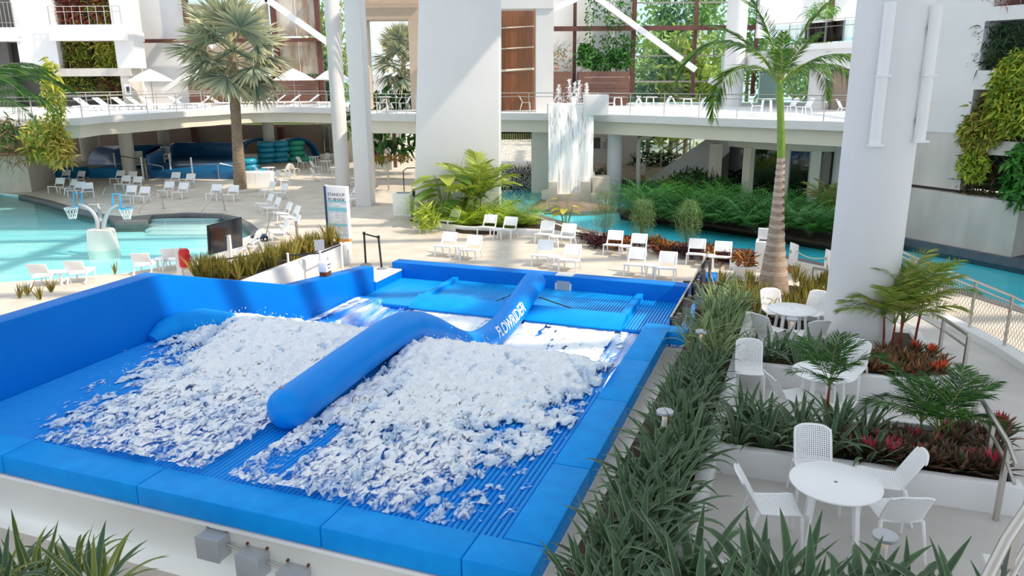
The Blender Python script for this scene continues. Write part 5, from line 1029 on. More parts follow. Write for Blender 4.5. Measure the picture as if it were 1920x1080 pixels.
# ================================================================ plants
def frond(L,ll,n,droop,wl,cols,arch=.6,vee=.5,stem=(.25,.32,.08),kink=.0,rs=.018,ldroop=.35,first=.18):
    # a feather leaf growing along +x from the origin, arching down; leaflets both sides
    lb=LB(); m=16; ts=np.linspace(0,1,m); pitch=arch-(arch+droop)*ts**1.3; dx=np.cos(pitch);dz=np.sin(pitch)
    pts=np.stack([np.concatenate([[0],np.cumsum(dx[:-1])])*L/(m-1),np.zeros(m),np.concatenate([[0],np.cumsum(dz[:-1])])*L/(m-1)],-1)
    lb.tube(pts,list(rs*(1-.8*ts)),stem,5)
    for s in (-1,1):
        t=np.linspace(first,.985,n)+rng.normal(0,.004,n); b=np.stack([np.interp(t,ts,pts[:,i]) for i in range(3)],-1); pa=np.interp(t,ts,pitch)
        tg=np.stack([np.cos(pa),np.zeros(n),np.sin(pa)],-1); up=np.stack([-np.sin(pa),np.zeros(n),np.cos(pa)],-1); sd=np.zeros((n,3)); sd[:,1]=s
        fw=np.interp(t,[0,.5,1],[.35,.6,1.3])[:,None]; d=sd+tg*fw+up*(vee+rng.normal(0,.12,n))[:,None]
        l=ll*np.interp(t,[first,.35,.7,1],[.6,1,.9,.35])*rng.uniform(.9,1.1,n); lb.blades(b,d,l,wl,droop=ldroop*rng.uniform(.6,1.4,n),k=3,col=mixcol(cols,n),roll=s*.5+rng.normal(0,.3,n))
    return lb
def crown(name,root,meshes,n,z,tilt,sc=(1,1),r0=.06,yaw0=0):
    for k in range(n):
        a=yaw0+k*2.39996+random.uniform(-.2,.2); t_=tilt(k/(n-1) if n>1 else 0)
        o=inst(name,random.choice(meshes),root,(r0*math.cos(a),r0*math.sin(a),z),(0,0,0),random.uniform(*sc)); o.rotation_euler=(Matrix.Rotation(a,3,'Z')@Matrix.Rotation(-t_,3,'Y')).to_euler()
# ---- royal palm beside the terrace
RY=20.6; b0=V(1450,548,RY); rp0=thing('royal_palm','tall ringed royal palm with green crownshaft between the rail and the big column','palm',b0)
def rel(px,py): v=V(px,py,RY); return v-b0
tr=[(1448,565,64),(1449,550,60),(1450,530,54),(1451,510,47),(1452,485,40),(1454,460,33.5),(1455.5,435,29),(1457,410,25),(1459,380,21),(1461,350,18),(1463,322,15.5),(1464.5,293,13)]
mb=MB(); pts=[rel(x,y) for x,y,w in tr]; rad=[w/2/F*RY*1.03 for x,y,w in tr]; mb.tube(pts,rad,24); build('trunk',mb,'bark_grey',rp0)
for i in range(18):                                      # leaf-scar rings
    y=300+i*11.5+i*i*.25
    if y>520: break
    x=np.interp(y,[293,565],[1464.5,1448]); w=np.interp(y,[c[1] for c in tr[::-1]],[c[2] for c in tr[::-1]])/2/F*RY*1.03; c=rel(x,y)
    mb=MB(); hh=.05; mb.cyl(c-Vector((0,0,hh)),c+Vector((0,0,hh)),w*1.03,n=24); build('leaf_scar_ring',mb,'ring_pale',rp0)
    if y<440: mb=MB(); hh=.055; c2=rel(x,y+6); mb.cyl(c2-Vector((0,0,hh)),c2+Vector((0,0,hh)),w*1.01,n=24); build('dark_band',mb,'bark_dark',rp0)
mb=MB(); mb.tube([rel(1464.5,295),rel(1464.5,270),rel(1464,235),rel(1463,200),rel(1462,170),rel(1461,150)],[.10,.105,.095,.088,.085,.06],18); build('crownshaft',mb,'crownshaft',rp0)
gp=("#5f8a2e","#3f6f2b","#86a53c","#2f5a28"); FR=[frond(4.2,.85,92,1.95,.05,gp,arch=.75,vee=.1,rs=.03,stem=(.30,.42,.08)).mesh('frond') for _ in range(3)]
FU_=[frond(3.5,.72,80,.55,.046,gp,arch=.25,vee=.5,rs=.03,stem=(.36,.42,.08)).mesh('frond') for _ in range(2)]
top=rel(1462,160)
# yaw (0 = +x), pitch up at the base, mesh, scale: four drooping, three upright, two away
for yaw,pt,me,s in ((2.9,.35,FR[0],.86),(3.6,-.05,FR[1],.74),(-.25,.1,FR[2],.86),(.5,.1,FR[0],.6),(2.6,.75,FU_[0],.7),(.5,.85,FU_[1],.55),(2.4,1.1,FU_[0],.95),(-1.9,.9,FU_[1],.5),(1.3,.5,FR[1],.6),(-.4,1.1,FU_[1],.75),(-.7,.0,FR[1],.7)):
    o=inst('frond',me,rp0,top,(0,0,0),s); o.rotation_euler=(Matrix.Rotation(yaw,3,'Z')@Matrix.Rotation(-pt,3,'Y')).to_euler()
# ---- silver fan palm on the pool deck, and another behind the portal
def fan(R_,n,pet,cols):
    lb=LB(); lb.tube([(0,0,0),(pet*.5,0,.03),(pet,0,-.02)],[.05,.04,.035],(.55,.50,.30),6)
    a=np.linspace(-2.15,2.15,n); b=np.tile([[pet,0,-.02]],(n,1)); d=np.stack([np.cos(a),np.sin(a),-.22*np.abs(np.sin(a))+.12*np.cos(a*n*3.14)],-1)
    col=mixcol(cols,n,.12); L=R_*(1-.22*(np.abs(a)/2.15)**2); lb.blades(b,d,L,R_*.105,droop=.18,k=4,col=col,fold=.35,roll=np.zeros(n),prof=lambda t:np.interp(t,[0,.5,.75,1],[.12,1,.65,.03]),tip=lin("#d8cfa0"))
    return lb.mesh('fan_leaf','leaf_matt')
SV=("#8fa59b","#7d968d","#a3b3a2","#6f8a82","#b7bfa6")
FN_=[fan(1.35,44,1.25,SV) for _ in range(3)]
def fanpalm(px,py,Y,cpx,cpy,w,lab,sc=1.0,n=30,seed=3):
    random.seed(seed); b=P(px,py,0) if Y is None else V(px,py,Y); Y=b.y; t=thing('fan_palm',lab,'palm',b); c=V(cpx,cpy+46,Y)-b; r_=w/2/F*Y
    mb=MB(); k=24; mb.tube([Vector((c.x*s,0,c.z*s)) for s in [i/k for i in range(k+1)]],[r_*(1.18-.28*min(1,i/k*2))*(1+.05*(i%2)) for i in range(k+1)],18); build('trunk',mb,'bark',t)
    mb=MB(); mb.tube([c,c+Vector((0,0,.6)),c+Vector((0,0,1.3))],[r_*.95,r_*1.1,r_*.4],14); build('leaf_bases',mb,'bark',t)
    for i in range(n):
        f=i/(n-1); a=i*2.39996; pt=-.65+f*2.05+random.uniform(-.12,.12)
        o=inst('fan_leaf',random.choice(FN_),t,c+Vector((0,0,.45+f*.75)),(0,0,0),sc*random.uniform(.88,1.1)); o.rotation_euler=(Matrix.Rotation(a,3,'Z')@Matrix.Rotation(-pt,3,'Y')@Matrix.Rotation(random.uniform(-.5,.5),3,'X')).to_euler()
    return t
fanpalm(451,357,None,437,90,20,'shaggy silver fan palm growing from the pool deck',1.36,27)
fanpalm(745,205,52,757,100,9,'second silver fan palm seen through the portal between the piers',.95,24,5)
mb=MB(); b=P(452,358,0); mb.prism([(b.x+1.1*math.cos(q),b.y+1.1*math.sin(q)) for q in [2*math.pi*i/20 for i in range(20)]],0,.1); tag(build('palm_surround',mb,'stone'),'low stone surround at the foot of the shaggy fan palm','planter')
# ---- coconut palm fronds reaching in from the left
b=Vector((V(-66,160,33).x,33,0)); cp_=thing('coconut_palm','dark green feather palm reaching in at the left edge of the view','palm',b); zz=V(-95,205,33).z
mb=MB(); mb.tube([(-9.5,9.2,2.0),(-8.2,7.9,zz*.55),(-5.2,5.0,zz*.8),(-1.8,1.7,zz*.95),(0,0,zz)],[.26,.2,.17,.15,.13],12); build('trunk',mb,'bark',cp_)
cg=("#2f5a24","#4a7a2c","#6d9138","#20431e"); CF=[frond(5.4,1.05,84,1.35,.045,cg,arch=.45,vee=.1,rs=.04,ldroop=.45).mesh('frond') for _ in range(3)]
for yaw,pt,s in ((-.1,.62,.86),(.3,.45,.84),(-.45,.4,.8),(.05,.22,.74),(.6,.7,.7),(-.8,.5,.7),(-.25,.05,.7),(1.4,.6,.8),(2.4,.5,.8),(3.4,.5,.8),(4.4,.5,.8)):
    o=inst('frond',random.choice(CF),cp_,(0,0,zz),(0,0,0),s); o.rotation_euler=(Matrix.Rotation(yaw,3,'Z')@Matrix.Rotation(-pt,3,'Y')).to_euler()
# ---- strap-leaved clumps: every leaf its own piece
def strap(L,a0,a1,w,mid,edge):
    k=9; t=np.linspace(0,1,k+1); ang=a0+a1*t**1.6; x=np.concatenate([[0],np.cumsum(np.sin(ang[:-1]))])*L/k; z=np.concatenate([[0],np.cumsum(np.cos(ang[:-1]))])*L/k
    pr=np.interp(t,[0,.12,.45,.8,1],[.45,.7,1,.62,.04])*w/2; nx=np.cos(ang);nz=-np.sin(ang)
    lb=LB(); v=[];c=[]
    e=np.array(lin(edge));m_=np.array(lin(mid))
    for s,off,cc in ((-1,.0,e),(-.72,-.12,m_),(0,-.28,m_*.85),(.72,-.12,m_),(1,.0,e)):
        v.append(np.stack([x+nx*pr*off,pr*s,z+nz*pr*off],-1)); c.append(np.tile(cc,(k+1,1)))
    V_=np.stack(v,1);Cc=np.stack(c,1); idx=np.arange((k+1)*5).reshape(k+1,5); q=np.stack([idx[:-1,:-1],idx[:-1,1:],idx[1:,1:],idx[1:,:-1]],-1).reshape(-1,4)
    lb.raw(V_.reshape(-1,3),q,Cc.reshape(-1,3)); return lb
def strapset(mid,edge,n=7,w=.074):
    out=[]
    for i in range(n): out.append(strap(.62,.08+.06*i,random.choice([.15,.5,.9,1.4,1.9]),w*random.uniform(.8,1.15),random.choice(mid),random.choice(edge)).mesh('leaf'))
    return out
random.seed(4)
SG=strapset(("#4a6648","#3c583e","#577352","#4d6b4a"),("#a3b08c","#869a74","#bcc09c")); SP=strapset(("#5f7d4c","#6c8a56","#527044","#7d9660"),("#c9cf9f","#b0bf88","#d3d2a8"),7,.045)
SY=strapset(("#4d6a34","#5c7538","#7a8a3e"),("#c3bd72","#a9aa60","#d3c987"),6,.055)
def clump(p,ms,n,lab,grp,sc=(.75,1.15),name='strap_plant',lean=.35):
    t=thing(name,lab,'plant',p,random.uniform(0,6.28),grp)
    for i in range(n):
        a=i*2.39996; tl=random.uniform(-.05,lean)+.25*(i/n); o=inst('leaf',random.choice(ms),t,(.05*math.cos(a),.05*math.sin(a),random.uniform(0,.06)),(0,0,0),random.uniform(*sc)); o.rotation_euler=(Matrix.Rotation(a,3,'Z')@Matrix.Rotation(tl,3,'Y')).to_euler()
    return t
def bed(region,step,ms,n,lab,grp,h=.26,sc=(.75,1.15),jit=.12,lean=.35,skip=None):
    n0,n1,u0,u1=region; c=0; u=u0
    while u<=u1+1e-6:
        m=n0
        while m<=n1+1e-6:
            q=R(m+random.uniform(-jit,jit),u+random.uniform(-jit,jit))
            if not(skip and skip(m,u)): clump((q.x,q.y,zt(q.y)+h),ms,n,lab,grp,sc,lean=lean); c+=1
            m+=step
        u+=step
    return c
cnt=0
bl=[R(-2.0,9.0),R(-2.0,12.6)]
cnt+=bed((-1.38,-1.02,5.0,9.2),.30,SG,14,'dark green strap-leaved plant between the white tank wall and the nearest patio','strap plants beside the nearest patio',sc=(.85,1.25),lean=.38,jit=.08)
cnt+=bed((-1.40,-1.02,9.5,12.7),.30,SG,13,'green strap-leaved plant beside the white tank wall between two bollard lights','strap plants between the bollard lights',sc=(.75,1.12),jit=.08,lean=.32)
cnt+=bed((-1.5,-1.0,13.0,17.2),.38,SP,15,'pale green strap-leaved plant beside the glass guard of the ride','strap plants beside the glass guard',sc=(.95,1.5))
cnt+=bed((-.55,2.0,5.3,6.35),.42,SG,14,'green strap-leaved plant at the bottom edge in front of the nearest table','strap plants in the nearest planter',h=.26,sc=(1.15,1.65))
cnt+=bed((-.55,1.15,9.7,10.5),.40,SG,14,'grey-green strap-leaved plant in the planter between the first two tables','strap plants between the first two tables',sc=(.75,1.1))
cnt+=bed((-.6,.5,13.3,13.8),.36,SG,12,'green strap-leaved plant in the planter in front of the farthest table','strap plants before the farthest table',sc=(.75,1.15))
for k in range(15):
    q=V(random.uniform(-60,215),1110+random.uniform(-25,60),7.2+random.uniform(-.6,.55)); clump((q.x,q.y,q.z+.05),SY if k%3 else SG,12,'yellow-edged strap-leaved plant in the lower left corner','strap plants in the lower left corner',(.85,1.35),lean=.6)
mb=MB(); mb.bb((-6.2,6.3,-.2),(-3.2,7.9,.25)); o=build('soil_bed',mb,'soil',rz=RA*0,smooth=False); o['kind']='structure'
# ---- striped yellow tufts (small in the view: foliage joined per plant)
def tuft(n,L,w,cols,edge,spread=.5):
    lb=LB(); a=rng.uniform(0,6.28,n); tl=rng.uniform(.02,spread,n); d=np.stack([np.sin(tl)*np.cos(a),np.sin(tl)*np.sin(a),np.cos(tl)],-1); b=d*[.10,.10,0]*rng.uniform(.2,1.2,(n,1)); l=L*rng.uniform(.6,1.1,n)
    yw=rng.uniform(-1.5,1.5,n); lb.blades(b,d,l,w,droop=.06,k=3,col=mixcol(edge,n,.1),roll=yw); lb.blades(b-d*0+[.0,-.002,.002],d,l*.98,w*.5,droop=.06,k=3,col=mixcol(cols,n,.15),roll=yw); return lb.mesh('foliage')
TU=[tuft(26,.62,.05,("#4e5a2a","#3c4a24"),("#c9b25a","#b59a3f","#8a8a3a")) for _ in range(4)]
def plant(me,p,lab,grp,name,sc=1,cat='plant'):
    t=thing(name,lab,cat,p,random.uniform(0,6.28),grp); o=inst('foliage',me,t,(0,0,0),(0,0,0),sc); o['kind']='stuff'; return t
for k in range(52):
    s=k/51; px=372+264*s+random.uniform(-6,6); py=np.interp(px,[372,476,645],[532,519,456])-random.uniform(-2,15); q=P(px,py,.6); plant(random.choice(TU),(q.x,q.y,.6),'yellow-striped upright tuft behind the white retaining wall near the tall sign','striped tufts behind the retaining wall','striped_tuft',random.uniform(.9,1.35))
for k in range(70):
    px=random.uniform(1345,1556);py=random.uniform(528,596)
    if 1412<px<1488 and 535<py<562: continue
    y=P(px,py,.6).y
    for _ in range(6): z=float(np.interp(y,[15,16.6,19,22],[1.2,1.15,.55,.18])); y=P(px,py,z).y
    q=P(px,py,z); plant(random.choice(TU),q,'yellow-striped upright tuft around the foot of the royal palm','striped tufts around the royal palm','striped_tuft',random.uniform(.75,1.1))
for px,py in ((8,572),(25,566),(48,575),(70,560),(195,524)): q=P(px,py,0); plant(TU[0],(q.x+.0,q.y+.7,0),'dark small tuft peeping over the tall blue side wall','tufts along the outside of the tall wall','striped_tuft',.8)
# ---- bromeliads
def brom(cols,n=24,L=.30,w=.06,flower=None):
    lb=LB(); a=np.arange(n)*2.39996; f=np.linspace(0,1,n); tl=1.25-f*1.05; d=np.stack([np.sin(tl)*np.cos(a),np.sin(tl)*np.sin(a),np.cos(tl)],-1); lb.blades(np.tile([[0,0,.03]],(n,1)),d,L*(1-.3*f),w,droop=.12,k=4,col=mixcol(cols,n,.2),roll=np.zeros(n),fold=.35)
    if flower: m=9; a=np.arange(m)*2.4; d=np.stack([.45*np.cos(a),.45*np.sin(a),np.ones(m)],-1); lb.blades(np.tile([[0,0,.08]],(m,1)),d,L*.6,w*.9,droop=.05,k=3,col=mixcol(flower,m,.2),roll=np.zeros(m))
    return lb.mesh('leaves')
BR=[brom(("#7d5a4a","#5d4a3a","#94705c","#4d5a3c"))for _ in range(3)]+[brom(("#6d4a44","#855f52","#435438"),flower=("#b0293a","#c4465a"))]
BO=[brom(("#a06a48","#7d5a40","#c0805a","#5c5a38"),L=.36) for _ in range(2)]+[brom(("#8a5a40","#4f5a36"),L=.34,flower=("#e0452c","#ee6a3a"))]
def bset(pts,ms,lab,grp,dz,sc):
    for x,y in pts: q=T(x,y,dz); t=thing('bromeliad',lab,'plant',(q.x,q.y,q.z+dz),random.uniform(0,6),grp); o=inst('leaves',random.choice(ms),t,(0,0,0),(0,0,0),random.uniform(*sc)); o['kind']='stuff'
random.seed(9)
pts=[(1585+300*((i*.618)%1),0) for i in range(62)]; pts=[(x,np.interp(x,[1488,1732,1897],[842,881,900])-random.uniform(0,1)**1.3*np.interp(x,[1585,1885],[30,95])) for x,_ in pts]
bset(pts,BR,'maroon and green bromeliad in the planter beside the nearest table','maroon bromeliads beside the nearest table',.30,(1.0,1.45))
bset([(1612,693),(1635,700),(1652,690),(1668,702),(1690,705),(1705,690),(1722,706),(1740,700),(1752,708),(1765,690),(1730,688),(1690,682),(1660,672),(1640,684),(1715,668),(1745,676),(1764,706)],BO,'orange and red bromeliad at the foot of the big column','red bromeliads at the big column',.30,(.9,1.3))
# ---- feather palms in the planters
ag=("#3f6d2c","#2f5a28","#557f33","#27502a"); AF=[frond(.95,.34,30,.55,.022,ag,arch=.5,vee=.25,rs=.010,ldroop=.2,first=.28).mesh('frond') for _ in range(3)]
yg=("#7f9a3a","#9aa548","#5f8532","#b5b060"); YF=[frond(.95,.34,28,.7,.024,yg,arch=.5,vee=.25,rs=.010,ldroop=.25,first=.25).mesh('frond') for _ in range(3)]
def featherpalm(p,lab,stems,ms,nf,sc,stemmat='redstem',h=.5,tl=(.15,1.15)):
    t=thing('feather_palm',lab,'palm',p)
    for i in range(stems):
        a=i*2.2; x,y=.12*math.cos(a)*(stems>1),.12*math.sin(a)*(stems>1); hh=h*random.uniform(.8,1.15); mb=MB(); mb.tube([(x,y,0),(x*1.2,y*1.2,hh*.5),(x*1.5,y*1.5,hh)],[.026,.022,.016],8); build('stem',mb,stemmat,t)
        for k in range(nf): b=k*2.39996+i; o=inst('frond',random.choice(ms),t,(x*1.5,y*1.5,hh),(0,0,0),random.uniform(*sc)); o.rotation_euler=(Matrix.Rotation(b,3,'Z')@Matrix.Rotation(-random.uniform(*tl),3,'Y')).to_euler()
    return t
def tp_(x,y,dz): q=T(x,y,dz); return (q.x,q.y,q.z+dz)
featherpalm(tp_(1547,800,.28),'small feather palm with a red stem behind the nearest table',1,AF,9,(.75,1.0),h=.62)
featherpalm(tp_(1748,838,.28),'bushy dark feather palm over the maroon bromeliads',3,AF,7,(.75,1.05),'greenstem',.30,(.2,.95))
featherpalm(tp_(1668,660,.28),'yellow-green feather palm at the right side of the big column',3,YF,9,(.9,1.25),'redstem',.6,(.0,1.15))
featherpalm(tp_(1700,655,.28),'tall feather palm with red stem between the column and the mesh rail',2,YF,9,(.9,1.2),'redstem',.95,(.0,1.1))
# ---- generic leafy masses
def cloud(n,box,L,w,cols,shape='box',up=.3,droop=.1,k=2):
    lb=LB(); b=rng.uniform(-1,1,(n,3))
    if shape=='ball': b=norm(rng.normal(0,1,(n,3)))*rng.uniform(.35,1,(n,1))**.5
    b=b*np.array(box); d=rng.normal(0,1,(n,3))+[0,0,up]; lb.blades(b,d,L*rng.uniform(.7,1.3,n),w,droop=droop,k=k,col=mixcol(cols,n,.25),roll=rng.uniform(-1.5,1.5,n)); return lb
G1=("#7f9a2e","#93ad3a","#5f8228","#b3bd55"); G2=("#3d6a2c","#2f5526","#507f33","#234423"); G3=("#8d7a3a","#a5562f","#6d3a2c","#5f7d2e")
# bright fern mass and broad leaves at the wide pier
def fern(n,L,cols,droop=.8):
    lb=LB(); m=9
    for i in range(n):
        a=rng.uniform(0,6.28); tl=rng.uniform(.25,1.15); t=np.linspace(0,1,m); pit=1.45-tl*.9-droop*t*1.5; l=L*rng.uniform(.7,1.1); x=np.concatenate([[0],np.cumsum(np.cos(pit[:-1]))])*l/(m-1); z=np.concatenate([[0],np.cumsum(np.sin(pit[:-1]))])*l/(m-1)
        pts=np.stack([x*np.cos(a),x*np.sin(a),z],-1); sd=np.array([-np.sin(a),np.cos(a),0]); q=np.linspace(.12,1,16); b=np.stack([np.interp(q,t,pts[:,j]) for j in range(3)],-1); w=L*.22*np.interp(q,[0,.3,1],[.6,1,.15]); tg=np.array([np.cos(a),np.sin(a),0])*.5
        for s in (-1,1): lb.blades(b,np.tile(sd*s+tg,(16,1)),w,L*.055,droop=.25,k=1,col=mixcol(cols,16,.2),roll=0)
    return lb.mesh('fronds')
FB=[fern(42,1.6,("#b3d03c","#9cc034","#cad850","#86ad30"),.5) for _ in range(3)]; FD=[fern(26,1.7,("#3a7f34","#4c933c","#2f6a28","#5fa348"),.62) for _ in range(4)]
random.seed(12)
for k in range(26):
    px=random.choice([random.uniform(860,1022),random.uniform(795,870)]); py=np.interp(px,[795,860,1022],[402,408,414])+random.uniform(-9,9 if px>865 else 2); q=P(px,py,.25); plant(random.choice(FB),(q.x,q.y,.14),'lime-green fern clump behind the chairs at the wide pier','lime-green ferns at the wide pier','fern',random.uniform(.9,1.3))
for k in range(64):
    s=random.random(); px=1175+395*s; py=np.interp(px,[1175,1300,1420,1570],[392,405,421,440])+random.uniform(-22,15); q=P(px,py,.1); plant(random.choice(FD),(q.x,q.y,.15+random.uniform(0,.25)),'dark green arching fern on the planted river island','dark ferns on the river island','fern',random.uniform(1.0,1.45))
mb=MB(); q=[P(x,y,.05) for x,y in [(1160,386),(1165,400),(1290,413),(1420,432),(1570,458),(1690,476),(1690,440),(1560,418),(1400,404),(1300,396)]]; mb.prism([tuple(v)[:2] for v in q],-.9,.02); struct('soil_bed',mb,'soil',smooth=False)
mb=MB(); q=[P(x,y,.05) for x,y in [(790,419),(870,436),(1030,441),(1126,458),(1420,497),(1428,486),(1300,470),(1180,458),(1084,440),(1010,412),(935,401),(800,400)]]; mb.prism([tuple(v)[:2] for v in q],-.2,.14); struct('soil_bed',mb,'soil',smooth=False)
mb=MB(); mb.ribbon([P(x,y,0) for x,y in [(790,419),(830,430),(870,436),(950,440),(1030,443),(1084,452),(1126,460),(1214,471),(1300,483),(1370,491),(1418,499)]],.22,0,.26); tag(build('bed_kerb',mb,'white_wall',bevel=.01),'low white curving kerb between the lounge chairs and the river bed','kerb')
# broad-leaved plants, small palm, yellow-leaved plant
def broad(n,L,w,h,cols):
    lb=LB()
    for i in range(n):
        a=rng.uniform(0,6.28); hh=h*rng.uniform(.5,1); x,y=.25*hh*math.cos(a),.25*hh*math.sin(a); lb.tube([(0,0,0),(x*.5,y*.5,hh*.6),(x,y,hh)],.018,(.3,.4,.12),4); lb.blades([[x,y,hh]],[[math.cos(a),math.sin(a),.1]],L*rng.uniform(.7,1.1),w,droop=.45,k=5,col=mixcol(cols,1,.15),fold=.3,roll=np.zeros(1),prof=lambda t:np.interp(t,[0,.1,.35,.7,1],[.2,.8,1,.7,.03]))
    return lb
def pl(lb,px,py,z,lab,name,g=None,cat='plant',kind=True): q=P(px,py,z); t=thing(name,lab,cat,(q.x,q.y,z),0,g); o=lb.obj('foliage',t); o['kind']='stuff'; return t
pl(broad(11,1.15,.75,2.3,("#8aa53a","#6f9534","#a9b84a")),836,416,.1,'tall broad-leaved plant against the wide pier','broad_leaf_plant')
pl(broad(8,1.0,.6,1.8,("#7f9d38","#5d8530")),860,419,.1,'shorter broad-leaved plant next to the small palm at the wide pier','broad_leaf_plant')
pl(broad(7,.5,.34,1.6,("#c9b234","#d9c84a","#b8a83a")),1060,443,.1,'yellow-leaved plant on thin stalks above the lounge chairs','yellow_leaf_plant')
pl(broad(6,.4,.28,1.0,("#6a8f3c","#52782f")),962,405,.1,'thin young plant at the river edge right of the pier','young_plant')
pl(cloud(260,(.5,.35,.5),.5,.08,("#a9bf3e","#93ad3a","#c3cc55"),'ball',.8),800,412,.55,'spiky yellow-green plant at the left foot of the wide pier','spiky_plant')
q=P(894,418,.1); featherpalm((q.x,q.y,.1),'yellow-green feather palm with red stem against the wide pier',2,[frond(2.3,.75,36,.6,.065,("#9aae3c","#7f9a35","#b3bb55"),arch=.5,rs=.02).mesh('frond') for _ in range(2)],8,(.8,1.1),'redstem',.9,(.1,1.1))
# wispy bamboos
def bamboo(h,n):
    lb=LB()
    for i in range(n): a=rng.uniform(0,6.28);r_=rng.uniform(0,.35); x,y=r_*math.cos(a),r_*math.sin(a); lb.tube([(x*.4,y*.4,0),(x*.8,y*.8,h*.5),(x*1.5,y*1.5,h*rng.uniform(.8,1.05))],.007,(.16,.24,.08),3)
    m=n*110; a=rng.uniform(0,6.28,m); z=h*rng.uniform(.25,1.05,m); r_=(.15+.38*rng.random(m)**.7)*np.interp(z/h,[.2,.6,.85,1.1],[.7,1,.9,.35]); b=np.stack([r_*np.cos(a),r_*np.sin(a),z],-1); lb.blades(b,rng.normal(0,1,(m,3))+[0,0,.5],.22,.032,droop=.2,k=1,col=mixcol(("#7d9a5c","#5f8148","#93a866","#4d7040"),m,.2)); return lb
for x,y,h,lab in ((1133,448,1.75,'wispy bamboo clump at the left end of the croton bed'),(1203,457,1.6,'wispy bamboo clump in the middle of the croton bed'),(1288,470,1.7,'wispy bamboo clump at the right end of the croton bed')): pl(bamboo(h,16),x,y,.12,lab,'bamboo_clump')
# crotons and dark rosettes in the bed
CRs=[cloud(150,(.26,.26,.22),.24,.07,("#8a3a30","#6d2c2c","#a8602f","#c9a13c","#4f5a2c","#d98a3a"),'ball',.6).mesh('foliage') for _ in range(4)]; CRd=[cloud(150,(.26,.26,.16),.24,.05,("#4a2430","#5c2f3a","#3a2a2c","#6d3f3f"),'ball',.5).mesh('foliage') for _ in range(3)]
for k in range(40):
    px=random.uniform(1088,1412); py=np.interp(px,[1088,1412],[443,483])+random.uniform(-6,4); q=P(px,py,.3); dark=px<1150 or px>1370 or random.random()<.4
    plant(random.choice(CRd if dark else CRs),(q.x,q.y,.26),'dark maroon low plant in the bed behind the lounge chairs' if dark else 'red and yellow croton in the bed behind the lounge chairs','maroon plants in the croton bed' if dark else 'crotons in the croton bed','croton',random.uniform(.75,1.1))
t=plant(CRs[0],P(1396,490,.5),'yellow croton in the round white pot left of the litter bin',None,'potted_croton',1.2); mb=MB(); mb.lathe([(.25,-.5),(.42,-.15),(.45,-.12),(.40,-.12),(0,-.15)],20); build('pot',mb,'white',t)
# planted slope by the stair, shrubs behind the ring, courtyard
def mass(px,py,z,n,box,L,w,cols,lab,name='shrub',g=None): return pl(cloud(n,box,L,w,cols,'ball',.4),px,py,z,lab,name,g)
for i,(x,y) in enumerate(((1262,346),(1276,350),(1290,352),(1304,357),(1318,360),(1332,366),(1343,372),(1352,380))): mass(x,y,.35,170,(.75,.6,.4),.32,.13,("#a5632f","#7d5a30","#8f7a36","#5f7a30","#b98a40"),'orange-brown leafy shrub on the slope beside the curved stair','shrub','shrubs on the slope by the curved stair')
for x,y in ((1290,335),(1310,340),(1330,346),(1345,352)): mass(x,y,.8,150,(.9,.6,.5),.5,.12,G2,'dark green shrub at the top of the slope under the stair','shrub','dark shrubs under the stair')
mass(1357,378,.5,140,(.45,.4,.5),.4,.07,G1,'lime-green shrub at the corner of the glazed pavilion')
for x,y in ((945,331),(965,330),(985,328),(1003,328)): mass(x,y,.5,150,(1.0,.6,.55),.5,.10,("#4f4a2c","#6d5a34","#3a3a24","#7d6a3c"),'brown-green shrub behind the dripping timber ring','shrub','shrubs behind the timber ring')
mass(1133,330,.5,90,(.7,.5,.5),.7,.10,("#5a5a34","#3f4a2a","#7a6a44"),'spiky brown-green plant under the information board')
for x,y in ((1205,300),(1222,300),(1240,302),(1260,300)): q=V(x,y,55); t=thing('shrub','dark green shrub behind the stair rail under the bridge','plant',q,0,'shrubs behind the stair rail'); o=cloud(120,(1.0,.5,.6),.45,.15,G2,'ball').obj('foliage',t); o['kind']='stuff'
for x,y in ((708,298),(725,298),(742,297),(758,299)): q=V(x,y,49); t=thing('shrub','red and green low plant in the courtyard planter behind the portal','plant',q,0,'courtyard planter plants'); o=cloud(90,(.6,.4,.25),.25,.09,("#a53f38","#5f7d2e","#c98a3c","#7a9a3a"),'ball').obj('foliage',t); o['kind']='stuff'
q=P(728,312,.9); t=thing('courtyard_tree','large-leaved dark green tree in the courtyard behind the portal','tree',(q.x,q.y+3,.5)); o=cloud(420,(3.2,1.4,2.4),.9,.45,G2,'ball',-.3).obj('crown',t,loc=(0,0,3)); o['kind']='stuff'; mb=MB(); mb.cyl((0,0,0),(0,0,2.5),.12); build('trunk',mb,'bark',t)
q=P(1552,425,.2); featherpalm((q.x,q.y,.2),'low feather palm in front of the dark pavilion glass',1,[frond(1.6,.5,26,.6,.06,("#8f9a45","#6d8a3a","#7d7a4a"),arch=.5,rs=.02).mesh('frond')],10,(.8,1.1),'greenstem',.7,(.2,1.2))
